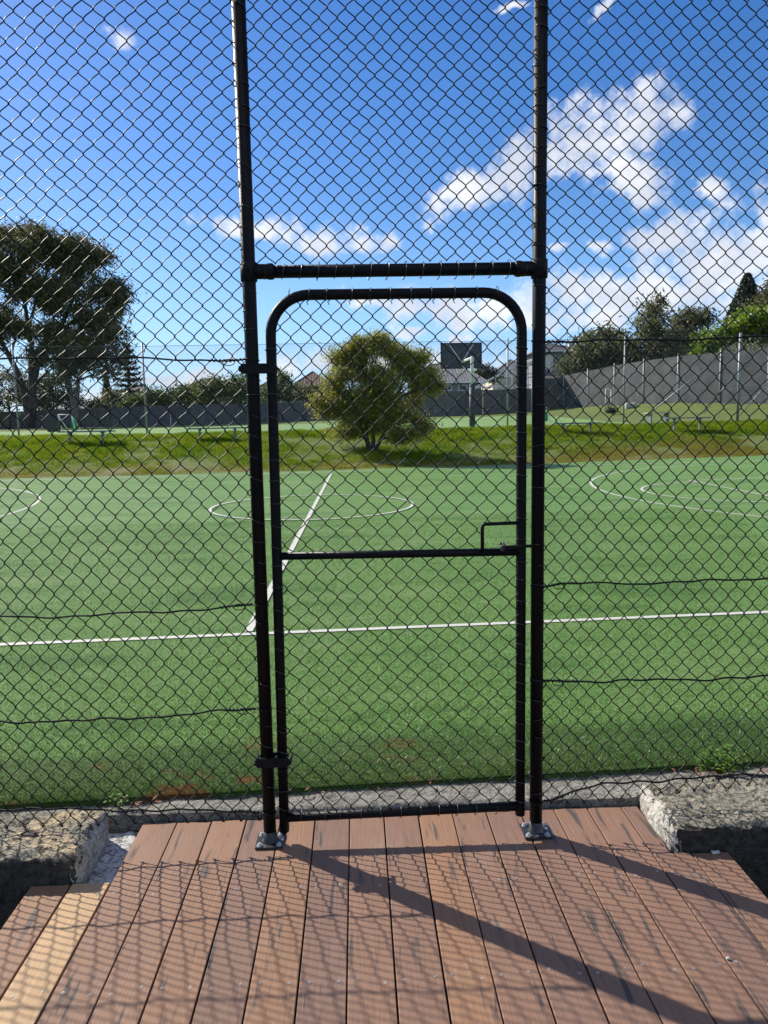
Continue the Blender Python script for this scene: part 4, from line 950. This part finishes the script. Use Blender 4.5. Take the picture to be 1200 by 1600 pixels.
# ------------------------------------------------------------------ basketball hoop on the upper court
Yp = 31.4; pb = at(738, 672, Yp); zb = float(ground_h(pb[0], Yp))
hoop = thing('basketball_hoop', 'basketball hoop with dark backboard, white arm and padded pole', 'basketball hoop', (pb[0], Yp, zb)); O = np.array([pb[0], Yp, zb])
zt = at(739, 557, Yp)[2]-zb; zp = at(739, 601, Yp)[2]-zb
MB().tube([(0, 0, -0.1), (0, 0, zp)], 0.135, 16).build('pole_pad', 'pole_pad', hoop, True)
MB().tube([(0, 0, zp), (0, 0, zt-0.05), (0, 0, zt)], [0.075, 0.075, 0.06], 12).build('pole', 'white_paint', hoop, True)
Yb = 33.4; bc = at(720.5, 556, Yb)-O; bw = 62*(Yb-EYE[1])/F_PX/2; bh = 37.5*(Yb-EYE[1])/F_PX/2
bd = MB(); bd.box((bc[0]-bw, bc[1]-0.02, bc[2]-bh), (bc[0]+bw, bc[1]+0.02, bc[2]+bh)); board = bd.build('backboard', 'board_back', hoop)
m = MB(); 
for x0, z0, x1, z1 in ((-bw, -bh, bw, -bh), (-bw, bh, bw, bh), (-bw, -bh, -bw, bh), (bw, -bh, bw, bh)):
    m.box((bc[0]+min(x0, x1)-.03, bc[1]-0.06, bc[2]+min(z0, z1)-.03), (bc[0]+max(x0, x1)+.03, bc[1]-0.022, bc[2]+max(z0, z1)+.03))
m.build('rim_frame', 'pole_pad', board)
m = MB(); m.tube([(0, 0, zt-0.06), (bc[0]*0.9, bc[1]-0.05, bc[2]-0.28)], 0.06, 10); m.tube([(0, 0, zt-0.9), (bc[0]*0.9, bc[1]-0.05, bc[2]-0.42)], 0.025, 8)
m.tube([(bc[0]*0.9, bc[1]-0.06, bc[2]-0.3), (bc[0]-bw*.6, bc[1]-0.05, bc[2]+bh*.9)], 0.022, 6); m.tube([(bc[0]*0.9, bc[1]-0.06, bc[2]-0.3), (bc[0]+bw*.6, bc[1]-0.05, bc[2]+bh*.9)], 0.022, 6)
m.build('arm', 'white_paint', hoop, True)
rc = np.array([bc[0], bc[1]+0.38, bc[2]-bh+0.15]); m = MB(); m.tube([rc+0.225*np.array([math.cos(a), math.sin(a), 0]) for a in np.linspace(0, 2*math.pi, 25)], 0.012, 6); m.build('ring', 'iron_rust', hoop, True)
m = MB()
for k in range(12):
    for s in (1, -1): m.tube([rc+np.array([(0.225-0.09*f)*math.cos(k*.5236+s*f*.8), (0.225-0.09*f)*math.sin(k*.5236+s*f*.8), -0.42*f]) for f in np.linspace(0, 1, 6)], 0.007, 4)
m.build('net', 'net_white', hoop, True)
# ------------------------------------------------------------------ benches
def bench(px0, px1, pys, pyf, Y, label):
    c = at((px0+px1)/2, pyf, Y); L = (px1-px0)*(Y-EYE[1])/F_PX; zb = float(ground_h(c[0], Y)); h = max(0.36, at((px0+px1)/2, pys, Y)[2]-zb)
    t = thing('bench', label, 'bench', (c[0], Y, zb), 'backless benches along the top of the bank')
    for y0 in (-0.16, 0.02): 
        MB().box((-L/2, y0, h-0.045), (L/2, y0+0.14, h)).build('seat_plank', 'bench_grey', t)
    for s in (-0.31, 0.29):
        m = MB(); m.box((s*L-0.03, -0.05, -0.1), (s*L+0.03, 0.03, h-0.05)); m.box((s*L-0.03, -0.16, h-0.085), (s*L+0.03, 0.16, h-0.046)); m.build('leg', 'bench_grey', t)
bench(95, 178, 673, 691, 22.4, 'grey bench on the bank below the tall broad gum tree')
bench(296, 386, 668, 684, 23.0, 'grey bench on the bank directly left of the hinge post')
bench(866, 938, 660.5, 672, 24.6, 'grey bench on the bank just right of the latch post')
bench(1040, 1108, 652, 667, 25.6, 'grey bench on the bank nearest the braced corner post')
c = at(1028, 660, 33.5); zb = float(ground_h(c[0], 33.5)); t = thing('picnic_table', 'low picnic table standing on the grass behind the bench near the corner post', 'picnic table', (c[0], 33.5, zb))
for y0 in (-0.3, -0.09, 0.12): MB().box((-0.62, y0, 0.46), (0.62, y0+0.19, 0.5)).build('plank', 'pale_post', t)
for s in (-0.42, 0.42): MB().box((s-0.03, -0.25, -0.05), (s+0.03, 0.25, 0.455)).build('support', 'bench_grey', t)
# ------------------------------------------------------------------ small goals, bin, slab on the terrace
def goal(px, Y, label, w_, h_, green=True):
    c = at(px, 668, Y); zb = float(ground_h(c[0], Y))+0.03; t = thing('small_goal', label, 'goal', (c[0], Y, zb), 'small goals on the upper court')
    m = MB(); 
    for s in (-1, 1): m.tube([(s*w_/2, 0, 0), (s*w_/2-0.22, 0, h_)], 0.025, 8); 
    m.tube([(-w_/2-0.22, 0, h_), (w_/2-0.22, 0, h_)], 0.025, 8); m.tube([(-w_/2, 0.9, 0.02), (w_/2, 0.9, 0.02)], 0.025, 8)
    for s in (-1, 1): m.tube([(s*w_/2, 0, 0.02), (s*w_/2, 0.9, 0.02)], 0.025, 8); m.tube([(s*w_/2-0.22, 0, h_), (s*w_/2, 0.9, 0.02)], 0.02, 8)
    m.build('goal_frame', 'white_paint', t, True)
    if green:
        b = MB(); b.box((w_*0.05, 0.3, 0.02), (w_*0.42, 0.34, h_*0.92)); b.build('side_sheet', 'goal_green', t)
goal(108, 42, 'white framed small goal with green sheet near the dark bin', 0.75, 1.0)
goal(850, 38, 'white framed small goal half hidden by the latch post', 0.7, 0.75)
c = at(84, 668, 44); zb = float(ground_h(c[0], 44)); t = thing('wheelie_bin', 'dark bin standing on the upper court beside the green goal', 'bin', (c[0], 44, zb))
m = MB(); m.add([(-.27, -.3, 0.03), (.27, -.3, 0.03), (.27, .3, 0.03), (-.27, .3, 0.03), (-.32, -.36, .72), (.32, -.36, .72), (.32, .36, .72), (-.32, .36, .72)], [(0, 3, 2, 1), (0, 1, 5, 4), (1, 2, 6, 5), (2, 3, 7, 6), (3, 0, 4, 7), (4, 5, 6, 7)]); m.build('body', 'bin_dark', t)
MB().box((-.34, -.38, .722), (.34, .38, .78)).build('lid', 'bin_dark', t)
c = at(950, 641, 51); zb = float(ground_h(c[0], 51)); t = thing('pipe_frame', 'narrow white pipe frame standing before the shade cloth fence', 'frame', (c[0], 51, zb))
hz = at(950, 608, 51)[2]-zb
for s in (-1, 1): MB().cyl((s*0.2, 0, -0.05), (s*0.2, 0, hz), 0.028, 8).build('upright', 'white_paint', t, True)
MB().cyl((-0.2, 0, hz), (0.2, 0, hz), 0.028, 8).build('top_bar', 'white_paint', t, True)
c = at(1205, 668, 30.5); zb = float(ground_h(c[0], 30.5)); rough_box((c[0]-0.9, 29.9, zb-0.2), (c[0]+2.5, 31.0, zb+0.07), 0.1, 0.01, 3, 2).build('paving_slab', 'slate_pad', None, True, kind='structure', label='pale paving slab at the top of the bank near the frame edge')
c = at(985, 633, 50); zb = float(ground_h(c[0], 50)); tt = rough_box((c[0]-0.45, 49.7, zb-0.15), (c[0]+0.45, 50.3, zb+0.4), 0.12, 0.09, 2.5, 8, 0.2).build('boulder', 'slate_pad', None, True, label='grey boulder lying on the slope before the shade cloth fence', category='boulder')

# ------------------------------------------------------------------ houses
def house(name, label, Y, x0, x1, wall_top, ridge, wallm, roofm, depth=8.0, wins=(), ridge_in=0.45, over=0.45, base_z=None, gable=False, gutter=True):
    a, b = at(x0, wall_top, Y), at(x1, wall_top, Y); zr = at((x0+x1)/2, ridge, Y+depth*0.5)[2]; zb = float(ground_h((a[0]+b[0])/2, Y))-0.3
    t = thing(name, label, 'house', ((a[0]+b[0])/2, Y, zb)); W = (b[0]-a[0])/2; ze = (a[2]+b[2])/2-zb; zr -= zb
    MB().box((-W, 0, 0), (W, depth, ze)).build('wall', wallm, t)
    o = over; rin = min(W+o-0.05, (depth/2+o)*2*ridge_in) if not gable else 0.0
    V = [(-W-o, -o, ze+.002), (W+o, -o, ze+.002), (W+o, depth+o, ze+.002), (-W-o, depth+o, ze+.002), (-W-o+rin, depth/2, zr), (W+o-rin, depth/2, zr)]
    m = MB(); m.add(V, [(0, 1, 5, 4), (2, 3, 4, 5), (1, 2, 5), (3, 0, 4), (0, 3, 2, 1)]); rf_ = m.build('roof', roofm, t)
    cap = MB(); cap.tube([np.array(V[4])-(0 if gable else 0), V[5]], 0.09, 6)
    if not gable:
        for i, j in ((0, 4), (1, 5)): cap.tube([V[i], V[j]], 0.08, 6)
    cap.build('ridge_cap', roofm, rf_)
    if gutter: m = MB(); m.box((-W-o, -o-0.1, ze-0.12), (W+o, -o+0.02, ze-0.002)); m.build('gutter', 'frame_white', t)
    for (wx0, wx1, wz0, wz1, kind) in wins:
        p, q = at(wx0, wz1, Y)-np.array([(a[0]+b[0])/2, 0, zb]), at(wx1, wz0, Y)-np.array([(a[0]+b[0])/2, 0, zb])
        fr_ = MB(); fr_.box((p[0], -0.05, p[2]), (q[0], -0.004, q[2])); w0 = fr_.build('window', 'frame_white', t)
        pn = MB(); pn.box((p[0]+.08, -0.07, p[2]+.08), (q[0]-.08, -0.052, q[2]-.08)); pn.build('pane', kind, w0)
    return t
house('tiled_house', 'low house with grey tiled roof behind the basketball backboard', 66, 655, 752, 597, 569, 'wall_grey', 'roof_grey', 9, [(690, 706, 601, 611, 'window_glass'), (716, 730, 601, 611, 'window_glass')], 0.2)
house('brick_house', 'house with brown hipped roof behind the fence beside the feathery shrub', 76, 448, 524, 612, 581, 'wall_brick', 'roof_brown', 9, [(466, 478, 614, 622, 'window_glass')], 0.42)
house('hipped_house', 'distant house with pale grey hip roof above the bushes', 105, 288, 362, 604, 590, 'wall_cream', 'roof_grey', 10, (), 0.4)
house('low_house', 'low house with long grey roof under the gum trees', 92, 100, 188, 640, 622, 'wall_cream', 'roof_grey', 9, [(128, 140, 643, 650, 'window_glass')], 0.4)
house('dark_roofed_house', 'house with dark roof between the slim cypress and tiered pine', 100, 176, 232, 616, 602, 'wall_cream', 'roof_dark', 9, (), 0.4)
hh = house('two_storey_house', 'grey two storey house with dark roof and pale window right of the post', 78, 846, 902, 548, 536, 'wall_grey', 'roof_dark', 9, [(852, 864, 554, 578, 'blind_cream'), (858, 868, 592, 604, 'window_glass'), (872, 884, 592, 602, 'window_glass')], 0.4)
m = MB(); a = at(843, 585, 77.9)-np.array(hh.location); b = at(908, 580, 77.9)-np.array(hh.location)
m.prism([(a[0], 0, a[2]-0.1), (a[0], -2.2, a[2]-0.55), (a[0], -2.2, a[2]-0.7), (a[0], 0, a[2]-0.25)], (0, 0, 0), (b[0]-a[0], 0, 0)); m.build('awning_roof', 'roof_dark', hh)
m = MB(); c = at(898, 530, 80)-np.array(hh.location); m.box((c[0]-.35, 3.0, c[2]-2.6), (c[0]+.35, 3.7, c[2]-0.1)); m.build('chimney', 'frame_white', hh)
house('white_house', 'small white walled house glimpsed between hinge post and gate frame', 84, 398, 430, 612, 596, 'frame_white', 'roof_dark', 8, [(408, 418, 615, 622, 'window_glass')], 0.4)
house('far_roofed_house', 'house with long grey roof behind the white pergola frames', 92, 770, 850, 588, 562, 'wall_cream', 'roof_grey', 10, (), 0.4)
# white pergola frames with clear sheets
Y = 63.0; O = at(800, 640, Y); O[2] = float(ground_h(O[0], Y)); t = thing('pergola', 'white framed pergola with clear sloping roof behind the dark fence', 'pergola', tuple(O))
def q3(px, py, dy=0.0): return at(px, py, Y+dy)-O
for (ax, ay, bx, by, dy) in [(742, 606, 800, 575, 0), (800, 575, 846, 562, 0), (742, 606, 742, 640, 0), (775, 588, 775, 640, 0), (800, 575, 800, 640, 0), (825, 568, 825, 640, 0), (846, 562, 846, 640, 0), (742, 606, 846, 600, 0), (775, 594, 846, 588, 3), (752, 612, 800, 590, 3), (800, 590, 846, 580, 3)]:
    m = MB(); m.tube([q3(ax, ay, dy), q3(bx, by, dy)], 0.06, 6); m.build('beam', 'white_paint', t)
for (ax, ay, bx, by) in [(743, 605, 799, 575), (801, 574, 845, 562)]:
    A, B, = q3(ax, ay), q3(bx, by); m = MB(); m.prism([A+(0, .07, .07), B+(0, .07, .07), B+(0, 3.2, -0.25), A+(0, 3.2, -0.25)], (0, 0, 0), (0, 0, 0.03)); m.build('roof_sheet', 'roof_sheet', t)

# ------------------------------------------------------------------ weeds and litter by the deck
def weed(px, py, Y, z, n_, R, H, label, name='weed', ls=1.0):
    c = at(px, py, Y); t = thing(name, label, 'weed', (c[0], Y, z)); L = []; m = MB()
    for i in range(n_):
        a = random.uniform(0, 6.28); r = R*math.sqrt(random.random()); h = H*random.uniform(0.25, 1)*(1.1-r/R*0.5); e = np.array([r*math.cos(a), r*math.sin(a)*0.7, h])
        m.tube([(e[0]*.15, e[1]*.15, -0.005), e*np.array([.6, .6, .6]), e], [0.0018, 0.0014, 0.001], 4)
        for k in range(5):                                   # lobed leaf: five small leaflets
            b = a+(k-2)*0.6+random.uniform(-.3, .3); l = ls*random.uniform(0.014, 0.028); d = np.array([math.cos(b), math.sin(b), random.uniform(-.2, .5)]); s = np.cross(d, [0, 0, 1]); s /= np.linalg.norm(s); w2 = l*0.36
            L += [e, e+d*l*.5+s*w2, e+d*l, e+d*l*.5-s*w2]
    m.build('stem', 'leaf_weed', t); link('foliage', tris_mesh('foliage', np.array(L), 4, 'leaf_weed'), t, kind='stuff')
weed(1128, 1205, 0.36, 0.045, 70, 0.10, 0.13, 'leafy green weed growing behind the right block with the white broken side')
weed(182, 1248, 0.25, 0.04, 22, 0.05, 0.06, 'small yellowish weed in the gap behind the left pipe hole block', 'weed', 0.5)
L = []
for (px, py, Y, n_, sp) in ((1100, 1206, 0.33, 34, 0.09), (1195, 1205, 0.33, 14, 0.05), (215, 1252, 0.24, 12, 0.07), (470, 1247, 0.25, 10, 0.12), (640, 1240, 0.30, 8, 0.15)):
    c = at(px, py, Y)
    for i in range(n_):
        e = np.array([c[0]+random.gauss(0, sp), Y+random.gauss(0, sp*.3), 0.052+random.uniform(0, .012)]); a = random.uniform(0, 6.28); l = random.uniform(0.008, 0.02); d = np.array([math.cos(a), math.sin(a), random.uniform(-.3, .3)])*l; s = np.array([-math.sin(a), math.cos(a), random.uniform(-.4, .4)])*l*.35
        L += [e-d, e+s, e+d, e-s]
link('leaf_litter', tris_mesh('leaf_litter', np.array(L), 4, 'leaf_dead'), None, kind='stuff', label='dry brown leaf litter caught along the concrete edging')
st = at(1118, 1334, -0.19); rough_box((st[0]-0.016, -0.196, 0.001), (st[0]+0.016, -0.18, 0.012), 0.006, 0.004, 30, 4, 0.005).build('stone_chip', 'stone_pale', None, True, label='small pale stone chip on the deck below the right concrete block', category='stone')
st = at(1137, 1503, -0.73); rough_box((st[0]-0.006, st[1]-0.004, 0.0), (st[0]+0.006, st[1]+0.004, 0.008), 0.004, 0.002, 30, 6, 0.003).build('stone_chip', 'stone_pale', None, True, label='tiny pale crumb lodged between two deck boards near the screws', category='stone')
